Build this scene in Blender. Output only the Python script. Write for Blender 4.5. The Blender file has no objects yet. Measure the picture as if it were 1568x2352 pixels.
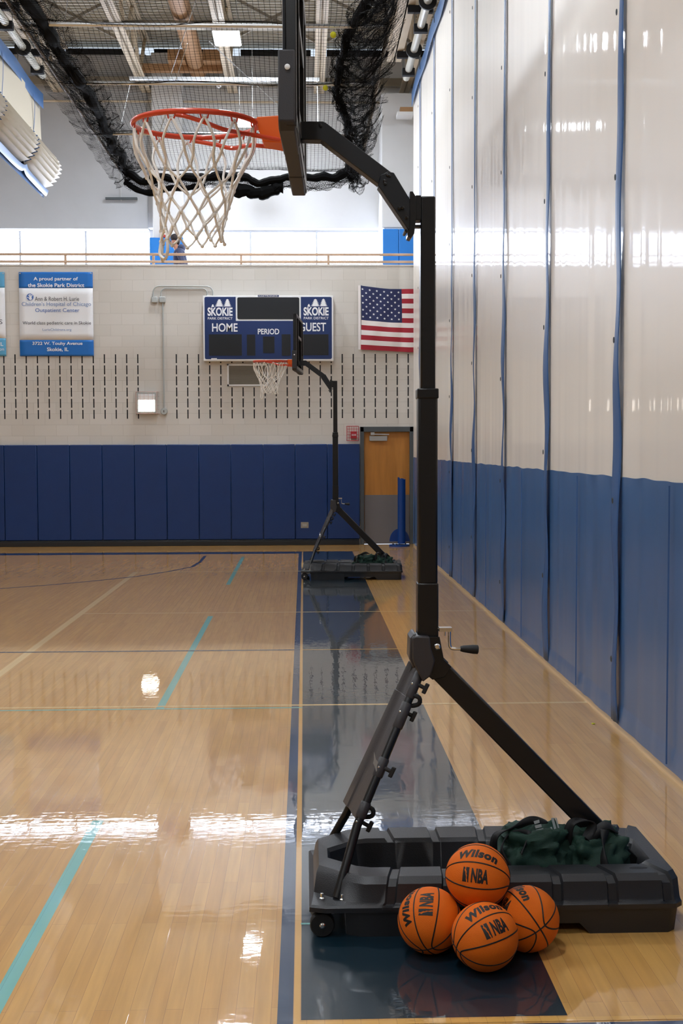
import bpy, bmesh, math, random
from math import sin, cos, pi, radians, sqrt, atan2
from mathutils import Vector, Matrix, noise
random.seed(7)
V = Vector
COL = bpy.context.scene.collection
SC = bpy.context.scene

# ------------------------------------------------------------------ camera
CAM_H = 1.82; FPX = 2800.0; CX, CY = 784.0, 1176.0
PITCH, YAW, ROLL = radians(3.07), radians(1.76), 0.0035
CP = V((0, 0, CAM_H))
FW = V((sin(YAW)*cos(PITCH), cos(YAW)*cos(PITCH), -sin(PITCH)))
r0 = V((cos(YAW), -sin(YAW), 0)); u0 = r0.cross(FW)
RT = r0*cos(ROLL) - u0*sin(ROLL); UP = u0*cos(ROLL) + r0*sin(ROLL)
cd = bpy.data.cameras.new('camera'); cam = bpy.data.objects.new('camera', cd); COL.objects.link(cam)
cd.sensor_fit = 'VERTICAL'; cd.sensor_height = 36.0; cd.lens = FPX/2352.0*36.0
cd.clip_start = 0.05; cd.clip_end = 200
cam.matrix_world = Matrix(((RT.x, UP.x, -FW.x, CP.x), (RT.y, UP.y, -FW.y, CP.y), (RT.z, UP.z, -FW.z, CP.z), (0, 0, 0, 1)))
SC.camera = cam
def _ray(x, y): return FW + RT*((x-CX)/FPX) - UP*((y-CY)/FPX)
def aty(x, y, Y):
    r = _ray(x, y); return CP + r*((Y-CP.y)/r.y)
def atz(x, y, Z):
    r = _ray(x, y); return CP + r*((Z-CP.z)/r.z)
def atx(x, y, X):
    r = _ray(x, y); return CP + r*((X-CP.x)/r.x)

# ------------------------------------------------------------------ world, exposure, light levels
w = bpy.data.worlds.new('world'); SC.world = w; w.use_nodes = True
w.node_tree.nodes['Background'].inputs[0].default_value = (0.75, 0.86, 1.0, 1)
w.node_tree.nodes['Background'].inputs[1].default_value = 1.0
SC.view_settings.view_transform = 'Standard'; SC.view_settings.look = 'None'
SC.view_settings.gamma = 1.0; SC.view_settings.exposure = 0.0
try: SC.view_settings.use_curve_mapping = False
except Exception: pass
WINDOW_GLOW = 18.0
LED_GLOW = 225.0
ROOM = dict(x0=-15.0, x1=8.0, y0=-9.0, yb=25.2, zc=10.0)

# ------------------------------------------------------------------ materials
def lin(c):
    return tuple(((x/255)/12.92 if x/255 <= .04045 else ((x/255+.055)/1.055)**2.4) for x in c) + (1,)
def mat(name, rgb, rough=.5, metal=0.0, coat=0.0, coat_r=.05, spec=.5, bump=0, bscale=60, var=0.0, vscale=3, emit=0, sheen=0, trans=0, vstretch=None):
    m = bpy.data.materials.new(name); m.use_nodes = True
    nt = m.node_tree; b = nt.nodes['Principled BSDF']
    b.inputs['Base Color'].default_value = lin(rgb); b.inputs['Roughness'].default_value = rough
    b.inputs['Metallic'].default_value = metal; b.inputs['Coat Weight'].default_value = coat
    b.inputs['Coat Roughness'].default_value = coat_r; b.inputs['Specular IOR Level'].default_value = spec
    tc = nt.nodes.new('ShaderNodeTexCoord'); mp = nt.nodes.new('ShaderNodeMapping')
    nt.links.new(tc.outputs['Object'], mp.inputs[0])
    if vstretch: mp.inputs['Scale'].default_value = vstretch
    n = nt.nodes.new('ShaderNodeTexNoise'); n.inputs['Scale'].default_value = vscale; n.inputs['Detail'].default_value = 5
    nt.links.new(mp.outputs[0], n.inputs['Vector'])
    mx = nt.nodes.new('ShaderNodeMix'); mx.data_type = 'RGBA'; mx.blend_type = 'MULTIPLY'; mx.inputs[0].default_value = 1
    mx.inputs['A'].default_value = lin(rgb)
    cr = nt.nodes.new('ShaderNodeMapRange'); cr.inputs['To Min'].default_value = 1-var; cr.inputs['To Max'].default_value = 1+var*.4
    cr.inputs['From Min'].default_value = .3; cr.inputs['From Max'].default_value = .7
    nt.links.new(n.outputs[0], cr.inputs['Value']); nt.links.new(cr.outputs[0], mx.inputs['B'])
    nt.links.new(mx.outputs['Result'], b.inputs['Base Color'])
    if bump:
        n2 = nt.nodes.new('ShaderNodeTexNoise'); n2.inputs['Scale'].default_value = bscale; n2.inputs['Detail'].default_value = 3
        nt.links.new(tc.outputs['Object'], n2.inputs['Vector'])
        bp = nt.nodes.new('ShaderNodeBump'); bp.inputs['Strength'].default_value = bump; bp.inputs['Distance'].default_value = .004
        nt.links.new(n2.outputs[0], bp.inputs['Height']); nt.links.new(bp.outputs[0], b.inputs['Normal'])
    if emit:
        b.inputs['Emission Color'].default_value = lin(rgb); b.inputs['Emission Strength'].default_value = emit
    return m

def floor_mat(name, rgb=None):
    """varnished strip maple running along y; rgb given = a paint colour under the same varnish"""
    m = bpy.data.materials.new(name); m.use_nodes = True; nt = m.node_tree; L = nt.links; b = nt.nodes['Principled BSDF']
    tc = nt.nodes.new('ShaderNodeTexCoord'); mp = nt.nodes.new('ShaderNodeMapping')
    mp.inputs['Rotation'].default_value = (0, 0, pi/2); L.new(tc.outputs['Object'], mp.inputs[0])
    br = nt.nodes.new('ShaderNodeTexBrick'); L.new(mp.outputs[0], br.inputs['Vector'])
    br.inputs['Scale'].default_value = 1; br.inputs['Brick Width'].default_value = 1.15; br.inputs['Row Height'].default_value = .0571
    br.inputs['Mortar Size'].default_value = .0007; br.inputs['Mortar Smooth'].default_value = .3; br.offset = .37; br.offset_frequency = 2
    br.inputs['Color1'].default_value = (0, 0, 0, 1); br.inputs['Color2'].default_value = (1, 1, 1, 1); br.inputs['Mortar'].default_value = (.5, .5, .5, 1)
    br.inputs['Bias'].default_value = 0
    if rgb is None:
        cr = nt.nodes.new('ShaderNodeValToRGB'); e = cr.color_ramp.elements
        e[0].color = lin((199, 148, 78)); e[1].color = lin((209, 160, 88)); L.new(br.outputs['Color'], cr.inputs[0])
        ns = nt.nodes.new('ShaderNodeTexNoise'); ns.inputs['Scale'].default_value = 6; ns.inputs['Detail'].default_value = 6
        m2 = nt.nodes.new('ShaderNodeMapping'); m2.inputs['Scale'].default_value = (6, .35, 1); L.new(tc.outputs['Object'], m2.inputs[0]); L.new(m2.outputs[0], ns.inputs['Vector'])
        mr = nt.nodes.new('ShaderNodeMapRange'); mr.inputs['From Min'].default_value = .3; mr.inputs['From Max'].default_value = .7
        mr.inputs['To Min'].default_value = .88; mr.inputs['To Max'].default_value = 1.08; L.new(ns.outputs[0], mr.inputs['Value'])
        mx = nt.nodes.new('ShaderNodeMix'); mx.data_type = 'RGBA'; mx.blend_type = 'MULTIPLY'; mx.inputs[0].default_value = 1
        L.new(cr.outputs[0], mx.inputs['A']); L.new(mr.outputs[0], mx.inputs['B'])
        m3 = nt.nodes.new('ShaderNodeMix'); m3.data_type = 'RGBA'; L.new(br.outputs['Fac'], m3.inputs[0])
        L.new(mx.outputs['Result'], m3.inputs['A']); m3.inputs['B'].default_value = lin((150, 108, 64))
        L.new(m3.outputs['Result'], b.inputs['Base Color'])
    else:
        m3 = nt.nodes.new('ShaderNodeMix'); m3.data_type = 'RGBA'; L.new(br.outputs['Fac'], m3.inputs[0])
        m3.inputs['A'].default_value = lin(rgb); m3.inputs['B'].default_value = lin([c*.8 for c in rgb]); L.new(m3.outputs['Result'], b.inputs['Base Color'])
    b.inputs['Roughness'].default_value = .42; b.inputs['Specular IOR Level'].default_value = .3
    b.inputs['Coat Weight'].default_value = 1; b.inputs['Coat Roughness'].default_value = .03; b.inputs['Coat IOR'].default_value = 1.5
    # slight cupping of the boards and slow waves in the varnish
    n1 = nt.nodes.new('ShaderNodeTexNoise'); n1.inputs['Scale'].default_value = 3.2; n1.inputs['Detail'].default_value = 2
    m4 = nt.nodes.new('ShaderNodeMapping'); m4.inputs['Scale'].default_value = (5.0, 1.3, 1); L.new(tc.outputs['Object'], m4.inputs[0]); L.new(m4.outputs[0], n1.inputs['Vector'])
    ad = nt.nodes.new('ShaderNodeMath'); ad.operation = 'MULTIPLY_ADD'; ad.inputs[1].default_value = -.22
    n5 = nt.nodes.new('ShaderNodeTexNoise'); n5.inputs['Scale'].default_value = 1.0; n5.inputs['Detail'].default_value = 2
    m5 = nt.nodes.new('ShaderNodeMapping'); m5.inputs['Scale'].default_value = (9.0, 26.0, 1); L.new(tc.outputs['Object'], m5.inputs[0]); L.new(m5.outputs[0], n5.inputs['Vector'])
    a5 = nt.nodes.new('ShaderNodeMath'); a5.operation = 'MULTIPLY_ADD'; a5.inputs[1].default_value = .42; L.new(n5.outputs[0], a5.inputs[0]); L.new(n1.outputs[0], a5.inputs[2])
    L.new(br.outputs['Fac'], ad.inputs[0]); L.new(a5.outputs[0], ad.inputs[2])
    bp = nt.nodes.new('ShaderNodeBump'); bp.inputs['Strength'].default_value = .10; bp.inputs['Distance'].default_value = .006
    L.new(ad.outputs[0], bp.inputs['Height']); L.new(bp.outputs[0], b.inputs['Coat Normal']); 
    return m

def cmu_mat():
    m = bpy.data.materials.new('painted_block'); m.use_nodes = True; nt = m.node_tree; L = nt.links; b = nt.nodes['Principled BSDF']
    tc = nt.nodes.new('ShaderNodeTexCoord'); mp = nt.nodes.new('ShaderNodeMapping'); mp.inputs['Rotation'].default_value = (pi/2, 0, 0)
    mp.inputs['Location'].default_value = (0.07, 0.0, 0)
    L.new(tc.outputs['Object'], mp.inputs[0])
    br = nt.nodes.new('ShaderNodeTexBrick'); L.new(mp.outputs[0], br.inputs['Vector']); br.inputs['Scale'].default_value = 1
    br.inputs['Brick Width'].default_value = .4064; br.inputs['Row Height'].default_value = .2032; br.inputs['Mortar Size'].default_value = .0035
    br.inputs['Mortar Smooth'].default_value = .4
    br.inputs['Color1'].default_value = lin((206, 201, 194)); br.inputs['Color2'].default_value = lin((201, 196, 188)); br.inputs['Mortar'].default_value = lin((188, 182, 174))
    L.new(br.outputs['Color'], b.inputs['Base Color']); b.inputs['Roughness'].default_value = .45
    n = nt.nodes.new('ShaderNodeTexNoise'); n.inputs['Scale'].default_value = 90; L.new(tc.outputs['Object'], n.inputs['Vector'])
    ad = nt.nodes.new('ShaderNodeMath'); ad.operation = 'MULTIPLY_ADD'; ad.inputs[1].default_value = -1.0; L.new(br.outputs['Fac'], ad.inputs[0])
    sm = nt.nodes.new('ShaderNodeMath'); sm.operation = 'MULTIPLY'; sm.inputs[1].default_value = .3; L.new(n.outputs[0], sm.inputs[0]); L.new(sm.outputs[0], ad.inputs[2])
    bp = nt.nodes.new('ShaderNodeBump'); bp.inputs['Strength'].default_value = .5; bp.inputs['Distance'].default_value = .004
    L.new(ad.outputs[0], bp.inputs['Height']); L.new(bp.outputs[0], b.inputs['Normal'])
    return m

M = dict(
    cmu=cmu_mat(), slot=mat('slot_shadow', (22, 20, 26), .9), white_wall=mat('white_paint', (208, 209, 211), .7, var=.03),
    shade_frame_grey=mat('wall_shade_and_frame_grey', (176, 178, 182), .75, var=.03), side_wall=mat('side_wall_paint', (150, 140, 128), .8),
    deck=mat('roof_deck', (204, 200, 188), .55), steel=mat('joist_paint', (206, 190, 166), .55, var=.12, vscale=2),
    steel_d=mat('beam_paint', (150, 142, 128), .6, var=.15), duct=mat('duct_tan', (172, 132, 94), .5, var=.06),
    dark=mat('dark_gap', (20, 20, 24), .8), wood=floor_mat('maple_floor'),
    navy=floor_mat('navy_line_paint', (26, 50, 82)), teal=floor_mat('border_paint', (8, 34, 46)),
    gold=floor_mat('gold_line_paint', (214, 164, 84)), cyan=floor_mat('cyan_line_paint', (116, 180, 172)), cream=floor_mat('cream_line_paint', (224, 190, 132)),
    pad=mat('navy_vinyl_pad', (3, 45, 100), .42, bump=.25, bscale=40, var=.05, vscale=5), pad2=mat('bright_blue_pad', (28, 118, 200), .5, var=.03),
    blackv=mat('black_vinyl', (18, 18, 20), .5), frame=mat('door_frame_grey', (72, 78, 82), .5), kick=mat('kick_plate_grey', (112, 108, 108), .5, var=.05),
    door=mat('door_oak', (186, 124, 52), .45, var=.16, vscale=3, vstretch=(5, 5, .6)), alum=mat('brushed_metal', (190, 192, 192), .35, .9),
    silver=mat('galvanised_pipe', (215, 218, 220), .42, .75), conduit=mat('conduit_grey', (176, 180, 178), .4, .3),
    white=mat('white_enamel', (236, 238, 240), .4), navyb=mat('scoreboard_navy', (14, 44, 98), .45), blackp=mat('display_black', (16, 20, 26), .35),
    textw=mat('white_lettering', (238, 240, 244), .5), textg=mat('grey_lettering', (74, 76, 84), .6), textb=mat('blue_lettering', (70, 108, 176), .6),
    textl=mat('pale_blue_lettering', (112, 140, 186), .6), bannerb=mat('banner_blue', (22, 108, 190), .4, bump=.2, bscale=3), bannerw=mat('banner_white', (232, 233, 236), .4, bump=.2, bscale=3),
    bannert=mat('banner_teal', (84, 158, 196), .4, bump=.2, bscale=3),
    red=mat('flag_red', (158, 24, 44), .7), flagw=mat('flag_white', (232, 226, 224), .7), flagb=mat('flag_navy', (28, 38, 84), .7),
    redm=mat('red_enamel', (176, 40, 52), .5), cage=mat('cage_wire', (196, 168, 160), .4, .3), lamp=mat('lamp_glass', (255, 246, 232), .3, emit=6), 
    pole=mat('black_powder_coat', (15, 15, 16), .32, bump=.08, bscale=300), armm=mat('dark_navy_steel', (20, 24, 30), .38),
    plast=mat('base_plastic', (36, 37, 40), .40, bump=.25, bscale=220, var=.1, vscale=8), cover=mat('strut_cover_plastic', (54, 52, 54), .42, bump=.2, bscale=200, var=.06),
    padg=mat('board_pad', (52, 52, 56), .6, bump=.2, bscale=250), glass=mat('board_acrylic', (40, 44, 50), .12), rimm=mat('rim_red_orange', (222, 74, 44), .32, coat=.4), orange=mat('bracket_orange', (240, 104, 28), .45),
    cord=mat('net_cord', (250, 244, 236), .8), chrome=mat('chrome', (225, 228, 232), .15, 1.0), rubber=mat('black_rubber', (16, 16, 17), .6),
    ball=mat('basketball_orange', (238, 112, 8), .6, spec=.3, bump=.7, bscale=520, var=.06, vscale=14), seam=mat('ball_seam_black', (18, 13, 11), .6),
    bag=mat('dark_green_canvas', (20, 54, 42), .75, bump=.3, bscale=200, var=.3, vscale=9), strapb=mat('black_webbing', (12, 12, 13), .7), grey=mat('print_grey', (160, 166, 166), .6),
    bluest=mat('blue_stand_paint', (6, 58, 128), .4, var=.06), netb=mat('black_netting', (7, 7, 8), .8, spec=.1), yellow=mat('yellow_ball', (214, 214, 40), .7),
    tube=mat('curtain_pipe_white', (206, 204, 192), .3), rail=mat('rail_tan', (190, 160, 134), .5), skin=mat('skin', (176, 124, 100), .6),
    hoodie=mat('navy_cloth', (52, 58, 84), .9, var=.2, vscale=12), pants=mat('grey_trousers', (70, 72, 80), .9), hair=mat('dark_hair', (34, 28, 30), .8), shoe=mat('white_shoe', (210, 210, 212), .6),
    cwhite=mat('curtain_vinyl_cream', (238, 232, 223), .45, coat=.36, coat_r=.05, spec=.3), cblue=mat('curtain_vinyl_blue', (62, 104, 156), .38, coat=.35, coat_r=.2, var=.08, vscale=2),
    strap=mat('curtain_webbing_blue', (52, 92, 146), .45), hem=mat('curtain_top_band', (60, 98, 146), .5, var=.08, vscale=12), vent=mat('louvre_grey', (150, 144, 134), .5),
    led=None, pane=None)
def emis(name, rgb, s):
    m = bpy.data.materials.new(name); m.use_nodes = True; nt = m.node_tree; nt.nodes.clear()
    e = nt.nodes.new('ShaderNodeEmission'); e.inputs[0].default_value = lin(rgb); e.inputs[1].default_value = s
    o = nt.nodes.new('ShaderNodeOutputMaterial'); nt.links.new(e.outputs[0], o.inputs[0]); return m
M['cord'].node_tree.nodes['Principled BSDF'].inputs['Subsurface Weight'].default_value = .6; M['cord'].node_tree.nodes['Principled BSDF'].inputs['Subsurface Radius'].default_value = (.02, .02, .02)
M['dimmed_vinyl'] = mat('dimmed_matte_cream_vinyl', (196, 187, 168), .6)  # same curtain vinyl, colour darkened to hold down the light on the raised curtain
M['led'] = emis('led_panel', (240, 247, 255), LED_GLOW); M['pane'] = emis('daylight_pane', (226, 236, 255), WINDOW_GLOW)

# ------------------------------------------------------------------ mesh builder
class MB:
    def __init__(s): s.v = []; s.f = []; s.mi = []; s.k = 0; s.T = None
    def mat(s, k): s.k = k; return s
    def add(s, vs, fs):
        o = len(s.v); T = s.T
        s.v += [tuple(T @ V(p)) if T else tuple(p) for p in vs]
        s.f += [tuple(i+o for i in f) for f in fs]; s.mi += [s.k]*len(fs)
    def box(s, lo, hi):
        x0, y0, z0 = lo; x1, y1, z1 = hi
        s.add([(x0, y0, z0), (x1, y0, z0), (x1, y1, z0), (x0, y1, z0), (x0, y0, z1), (x1, y0, z1), (x1, y1, z1), (x0, y1, z1)],
              [(0, 3, 2, 1), (4, 5, 6, 7), (0, 1, 5, 4), (1, 2, 6, 5), (2, 3, 7, 6), (3, 0, 4, 7)])
    def bar(s, a, b, w, h, ref=(0, 1, 0)):
        """box from a to b; w is measured along ref, h across"""
        a = V(a); b = V(b); d = (b-a).normalized(); r = V(ref); r = (r - d*r.dot(d)).normalized(); u = d.cross(r)
        P = [p + r*(w/2*i) + u*(h/2*j) for p in (a, b) for i, j in ((-1, -1), (1, -1), (1, 1), (-1, 1))]
        s.add(P, [(0, 1, 2, 3)[::-1], (4, 5, 6, 7), (0, 1, 5, 4), (1, 2, 6, 5), (2, 3, 7, 6), (3, 0, 4, 7)])
    def tube(s, pts, r, n=10, closed=False, cap=True):
        pts = [V(p) for p in pts]; N = len(pts); rs = r if isinstance(r, (list, tuple)) else [r]*N
        t0 = (pts[1]-pts[0]).normalized(); u = t0.orthogonal().normalized(); vs = []
        for i, p in enumerate(pts):
            if closed: t = (pts[(i+1) % N]-pts[i-1]).normalized()
            else: t = (pts[min(i+1, N-1)]-pts[max(i-1, 0)]).normalized()
            u = (u - t*u.dot(t)).normalized(); q = t.cross(u)
            vs += [p + (u*cos(2*pi*k/n) + q*sin(2*pi*k/n))*rs[i] for k in range(n)]
        fs = []
        for i in range(N if closed else N-1):
            j = (i+1) % N
            fs += [(i*n+k, i*n+(k+1) % n, j*n+(k+1) % n, j*n+k) for k in range(n)]
        if cap and not closed: fs += [tuple(range(n))[::-1], tuple((N-1)*n+k for k in range(n))]
        s.add(vs, fs)
    def prism(s, poly, o, ex, ey, ez):
        """2-D polygon in the ex, ey frame at o, pushed along ez"""
        o = V(o); ex = V(ex); ey = V(ey); ez = V(ez); n = len(poly)
        a = [o + ex*p[0] + ey*p[1] for p in poly]; b = [p + ez for p in a]
        s.add(a+b, [tuple(range(n))[::-1], tuple(range(n, 2*n))] + [(i, (i+1) % n, (i+1) % n + n, i+n) for i in range(n)])
    def lathe(s, prof, o, ax=(0, 0, 1), n=24):
        ax = V(ax).normalized(); u = ax.orthogonal().normalized(); q = ax.cross(u); o = V(o); vs = []
        for r, z in prof: vs += [o + ax*z + (u*cos(2*pi*k/n)+q*sin(2*pi*k/n))*r for k in range(n)]
        fs = [(i*n+k, i*n+(k+1) % n, (i+1)*n+(k+1) % n, (i+1)*n+k) for i in range(len(prof)-1) for k in range(n)]
        fs += [tuple(range(n))[::-1], tuple((len(prof)-1)*n+k for k in range(n))]
        s.add(vs, fs)
    def grid(s, rows, flip=False):
        """rows of equal length of points"""
        nc = len(rows[0]); vs = [p for r in rows for p in r]; fs = []
        for i in range(len(rows)-1):
            for j in range(nc-1):
                q = (i*nc+j, i*nc+j+1, (i+1)*nc+j+1, (i+1)*nc+j); fs.append(q[::-1] if flip else q)
        s.add(vs, fs)
    def loft(s, rings, cap0=True, cap1=True):
        n = len(rings[0]); vs = [p for r in rings for p in r]
        fs = [(i*n+k, i*n+(k+1) % n, (i+1)*n+(k+1) % n, (i+1)*n+k) for i in range(len(rings)-1) for k in range(n)]
        if cap0: fs.append(tuple(range(n))[::-1])
        if cap1: fs.append(tuple((len(rings)-1)*n+k for k in range(n)))
        s.add(vs, fs)
    def sphere(s, c, r, n=12, sc=(1, 1, 1)):
        c = V(c); prof = []; vs = []
        for i in range(n+1):
            th = pi*i/n
            for k in range(2*n): vs.append(c + V((r*sin(th)*cos(pi*k/n)*sc[0], r*sin(th)*sin(pi*k/n)*sc[1], -r*cos(th)*sc[2])))
        fs = [(i*2*n+k, i*2*n+(k+1) % (2*n), (i+1)*2*n+(k+1) % (2*n), (i+1)*2*n+k) for i in range(n) for k in range(2*n)]
        s.add(vs, fs)
    def build(s, name, mats, parent=None, off=None, smooth=True, bevel=0, ang=35):
        if off is not None: o = V(off); vs = [tuple(V(p)-o) for p in s.v]
        else: vs = s.v
        me = bpy.data.meshes.new(name); me.from_pydata(vs, [], s.f)
        if not isinstance(mats, (list, tuple)): mats = [mats]
        for m in mats: me.materials.append(m)
        if len(mats) > 1: me.polygons.foreach_set('material_index', s.mi)
        if smooth:
            me.polygons.foreach_set('use_smooth', [True]*len(me.polygons)); me.set_sharp_from_angle(angle=radians(ang))
        me.update(); ob = bpy.data.objects.new(name, me); COL.objects.link(ob)
        if bevel:
            b = ob.modifiers.new('bevel', 'BEVEL'); b.width = bevel; b.segments = 2; b.limit_method = 'ANGLE'; b.angle_limit = radians(40)
        if parent is not None: ob.parent = parent
        return ob
def tag(o, label, cat, group=None, kind=None):
    if label: o['label'] = label
    if cat: o['category'] = cat
    if group: o['group'] = group
    if kind: o['kind'] = kind
    return o
def struct(o, label=None):
    o['kind'] = 'structure'
    if label: o['label'] = label
    return o
def thing(name, label, cat, loc=(0, 0, 0), group=None, rz=0):
    o = bpy.data.objects.new(name, None); COL.objects.link(o); o.empty_display_size = .2
    o.location = loc; o.rotation_euler = (0, 0, rz); return tag(o, label, cat, group)
def copy_tree(o, parent=None):
    c = o.copy(); COL.objects.link(c)
    if parent is not None: c.parent = parent
    for ch in list(o.children): copy_tree(ch, c)
    return c

# text as triangles: returns (points2d, faces, (w,h)) with the box starting at 0,0
def text2d(t, bold=0.0, shear=0.0, spacing=1.0):
    c = bpy.data.curves.new('t', 'FONT'); c.body = t; c.size = 1; c.offset = bold; c.shear = shear; c.space_character = spacing; c.resolution_u = 4
    o = bpy.data.objects.new('t', c); COL.objects.link(o); bpy.context.view_layer.update()
    me = bpy.data.meshes.new_from_object(o.evaluated_get(bpy.context.evaluated_depsgraph_get()))
    P = [(v.co.x, v.co.y) for v in me.vertices]; F = [tuple(p.vertices) for p in me.polygons]
    bpy.data.objects.remove(o); bpy.data.curves.remove(c); bpy.data.meshes.remove(me)
    x0 = min(p[0] for p in P); x1 = max(p[0] for p in P); y0 = min(p[1] for p in P); y1 = max(p[1] for p in P)
    return [((p[0]-x0)/(x1-x0), (p[1]-y0)/(y1-y0)) for p in P], F
def put_text(mb, t, o, ex, ey, **k):
    """text stretched over the parallelogram o, ex (full width), ey (full height)"""
    P, F = text2d(t, **k); o = V(o); ex = V(ex); ey = V(ey)
    mb.add([o + ex*p[0] + ey*p[1] for p in P], F)
def wall_text(mb, t, px0, py0, px1, py1, Y, **k):
    a = aty(px0, py1, Y); b = aty(px1, py1, Y); c = aty(px0, py0, Y)
    put_text(mb, t, a, V((b.x-a.x, 0, 0)), V((0, 0, c.z-a.z)), **k)

# ================================================================== STRUCTURE
YW = 22.6
R = ROOM
b = MB(); b.mat(0); b.box((R['x0'], R['y0'], -.15), (R['x1'], R['yb']+.2, 0))
def line(b, k, x0, y0, x1, y1, z): b.mat(k); b.add([(x0, y0, z), (x1, y0, z), (x1, y1, z), (x0, y1, z)], [(0, 1, 2, 3)])
Z1, Z2, Z3, Z4 = .0004, .0008, .0012, .0016
# 1 navy 2 border 3 gold 4 cyan 5 cream
line(b, 2, -.018, 3.785, .834, 21.15, Z1)                 # wide dark border beside the court
line(b, 1, -.094, -6, -.043, 20.75, Z1)                   # side line
line(b, 1, -15, 20.75, -.043, 21.15, Z1)                  # base line
line(b, 3, -.040, -6, -.022, 21.15, Z1); line(b, 3, -.04, 3.745, 8, 3.772, Z3)
line(b, 1, -.018, 3.30, 8, 3.735, Z1)
for y0, y1 in ((-4, 5.9), (8.42, 13.1), (16.1, 20.2)): line(b, 4, -1.04, y0, -.985, y1, Z1)
line(b, 5, -2.49, 9.0, -2.42, 17.8, Z1)
line(b, 5, -2.46, 17.78, -.05, 17.83, Z2); line(b, 5, -2.42, 13.35, 2.0, 13.39, Z2)
line(b, 1, -15, 10.84, -.06, 10.89, Z2); line(b, 3, -.02, 10.85, 2.0, 10.88, Z3)
line(b, 5, -15, 8.50, 2.0, 8.54, Z2); line(b, 4, -15, 8.42, -.02, 8.45, Z2); line(b, 4, -.02, 4.56, .05, 4.575, Z3)
pts = [atz(x, y, 0) for x, y in ((-400, 1374), (-180, 1363), (0, 1352), (110, 1344), (220, 1334), (315, 1324), (385, 1313), (441, 1302), (459, 1291), (471, 1277))]
b.mat(1)
for i in range(len(pts)-1):
    p, q = pts[i], pts[i+1]; n = V((-(q-p).y, (q-p).x, 0)).normalized()*.025
    b.add([(p-n)+V((0, 0, Z2)), (q-n)+V((0, 0, Z2)), (q+n)+V((0, 0, Z2)), (p+n)+V((0, 0, Z2))], [(3, 2, 1, 0)])
struct(b.build('floor', [M['wood'], M['navy'], M['teal'], M['gold'], M['cyan'], M['cream']], smooth=False), 'glossy maple gym floor with painted court lines')
# fix normals of line quads (all up) is not needed: surfaces are two-sided

# far block wall with sound slots
ZP = 5.13
b = MB(); b.box((R['x0'], YW, 0), (aty(827, 1100, YW).x, YW+.2, ZP)); xa = aty(827, 1100, YW).x; xb = aty(944, 1100, YW).x; zd = aty(880, 980, YW).z
b.box((xa, YW, zd), (xb, YW+.2, ZP)); b.box((xb, YW, 0), (R['x1'], YW+.2, ZP)); b.box((R['x0'], YW-.01, ZP), (R['x1'], YW+.24, ZP+.03))
b.mat(1)
zt = 3.527
xs = [aty(10, 890, YW).x - .2032*k for k in range(0, 12)] + [aty(10, 890, YW).x + .2032*k for k in range(1, 13)] + [aty(405.5, 890, YW).x + .2032*k for k in range(0, 24)]
for x in xs:
    for k in range(6):
        z1 = zt - .2032*k; b.box((x-.011, YW-.0015, z1-.165), (x+.011, YW+.01, z1))
struct(b.build('wall_back', [M['cmu'], M['slot']], smooth=False), 'painted concrete block wall with rows of narrow sound slots')
# gallery behind it
b = MB(); b.box((R['x0'], YW+.2, 4.1), (R['x1'], R['yb'], 4.27)); struct(b.build('floor_gallery', M['steel_d'], smooth=False), 'raised walking track floor behind the block wall')
zw0 = 4.75; zw1 = 1.82+491*R['yb']/2800; XL = aty(344, 540, R['yb']).x
b = MB(); yb = R['yb']
x1a = XL; x2a = aty(420, 540, yb).x; x2b = aty(880, 540, yb).x
b.box((R['x0'], yb, 4.27), (R['x1'], yb+.2, zw0)); b.box((x1a, yb, zw0), (x2a, yb+.2, zw1+.02)); b.box((x2b, yb, zw0), (R['x1'], yb+.2, zw1+.02))
b.box((XL, yb-.25, zw1), (R['x1'], yb+.2, R['zc']-.35))
b.mat(1); b.box((R['x0'], yb-.3, zw1-.03), (XL, yb+.2, R['zc']-.35))  # left part: greyer colour stands in for the weaker light there
struct(b.build('wall_upper', [M['white_wall'], M['shade_frame_grey']], smooth=False), 'smooth upper wall above the gallery windows, white with grey colouring for shade on the left')
b = MB(); b.box((aty(876, 400, 23.9).x, 23.9, 6.06), (R['x1'], yb-.26, 8.64)); struct(b.build('trim_1', M['white_wall'], smooth=False, bevel=.02), 'white boxed bulkhead at the right end of the gallery')
b = MB(); b.box((aty(351, 540, 24.6).x, 24.6, 5.95), (aty(421, 540, 24.6).x, yb-.26, 9.6)); b.box((aty(349, 540, 24.6).x, 24.61, 4.27), (aty(421, 540, 24.6).x, yb, 5.95))
b.box((aty(876, 540, 23.9).x+.04, 23.91, 4.27), (R['x1'], yb, 6.06))
struct(b.build('trim_2', M['white_wall'], smooth=False, bevel=.015), 'white gallery columns between the windows')
for i, (xa_, xb_, mull) in enumerate(((R['x0'], x1a, (46, 197)), (x2a, x2b, (575, 727)))):
    wn = MB(); wn.box((xa_, yb+.02, zw1-.04), (xb_, yb+.1, zw1)); wn.box((xa_, yb+.02, zw0), (xb_, yb+.1, zw0+.05))
    xm = [aty(m, 560, yb).x for m in mull]
    if i == 0: xm += [xm[0]-(xm[1]-xm[0])*k for k in range(1, 7)]
    for x in xm: wn.box((x-.02, yb+.0, zw0), (x+.02, yb+.1, zw1))
    o = struct(wn.build('window_%d' % (i+1), M['shade_frame_grey'], smooth=False), ('left', 'right')[i]+' band of gallery windows full of daylight')
    pn = MB(); pn.add([(xa_, yb+.11, zw0), (xb_, yb+.11, zw0), (xb_, yb+.11, zw1), (xa_, yb+.11, zw1)], [(0, 1, 2, 3)]); pn.build('pane', M['pane'], o)
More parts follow.
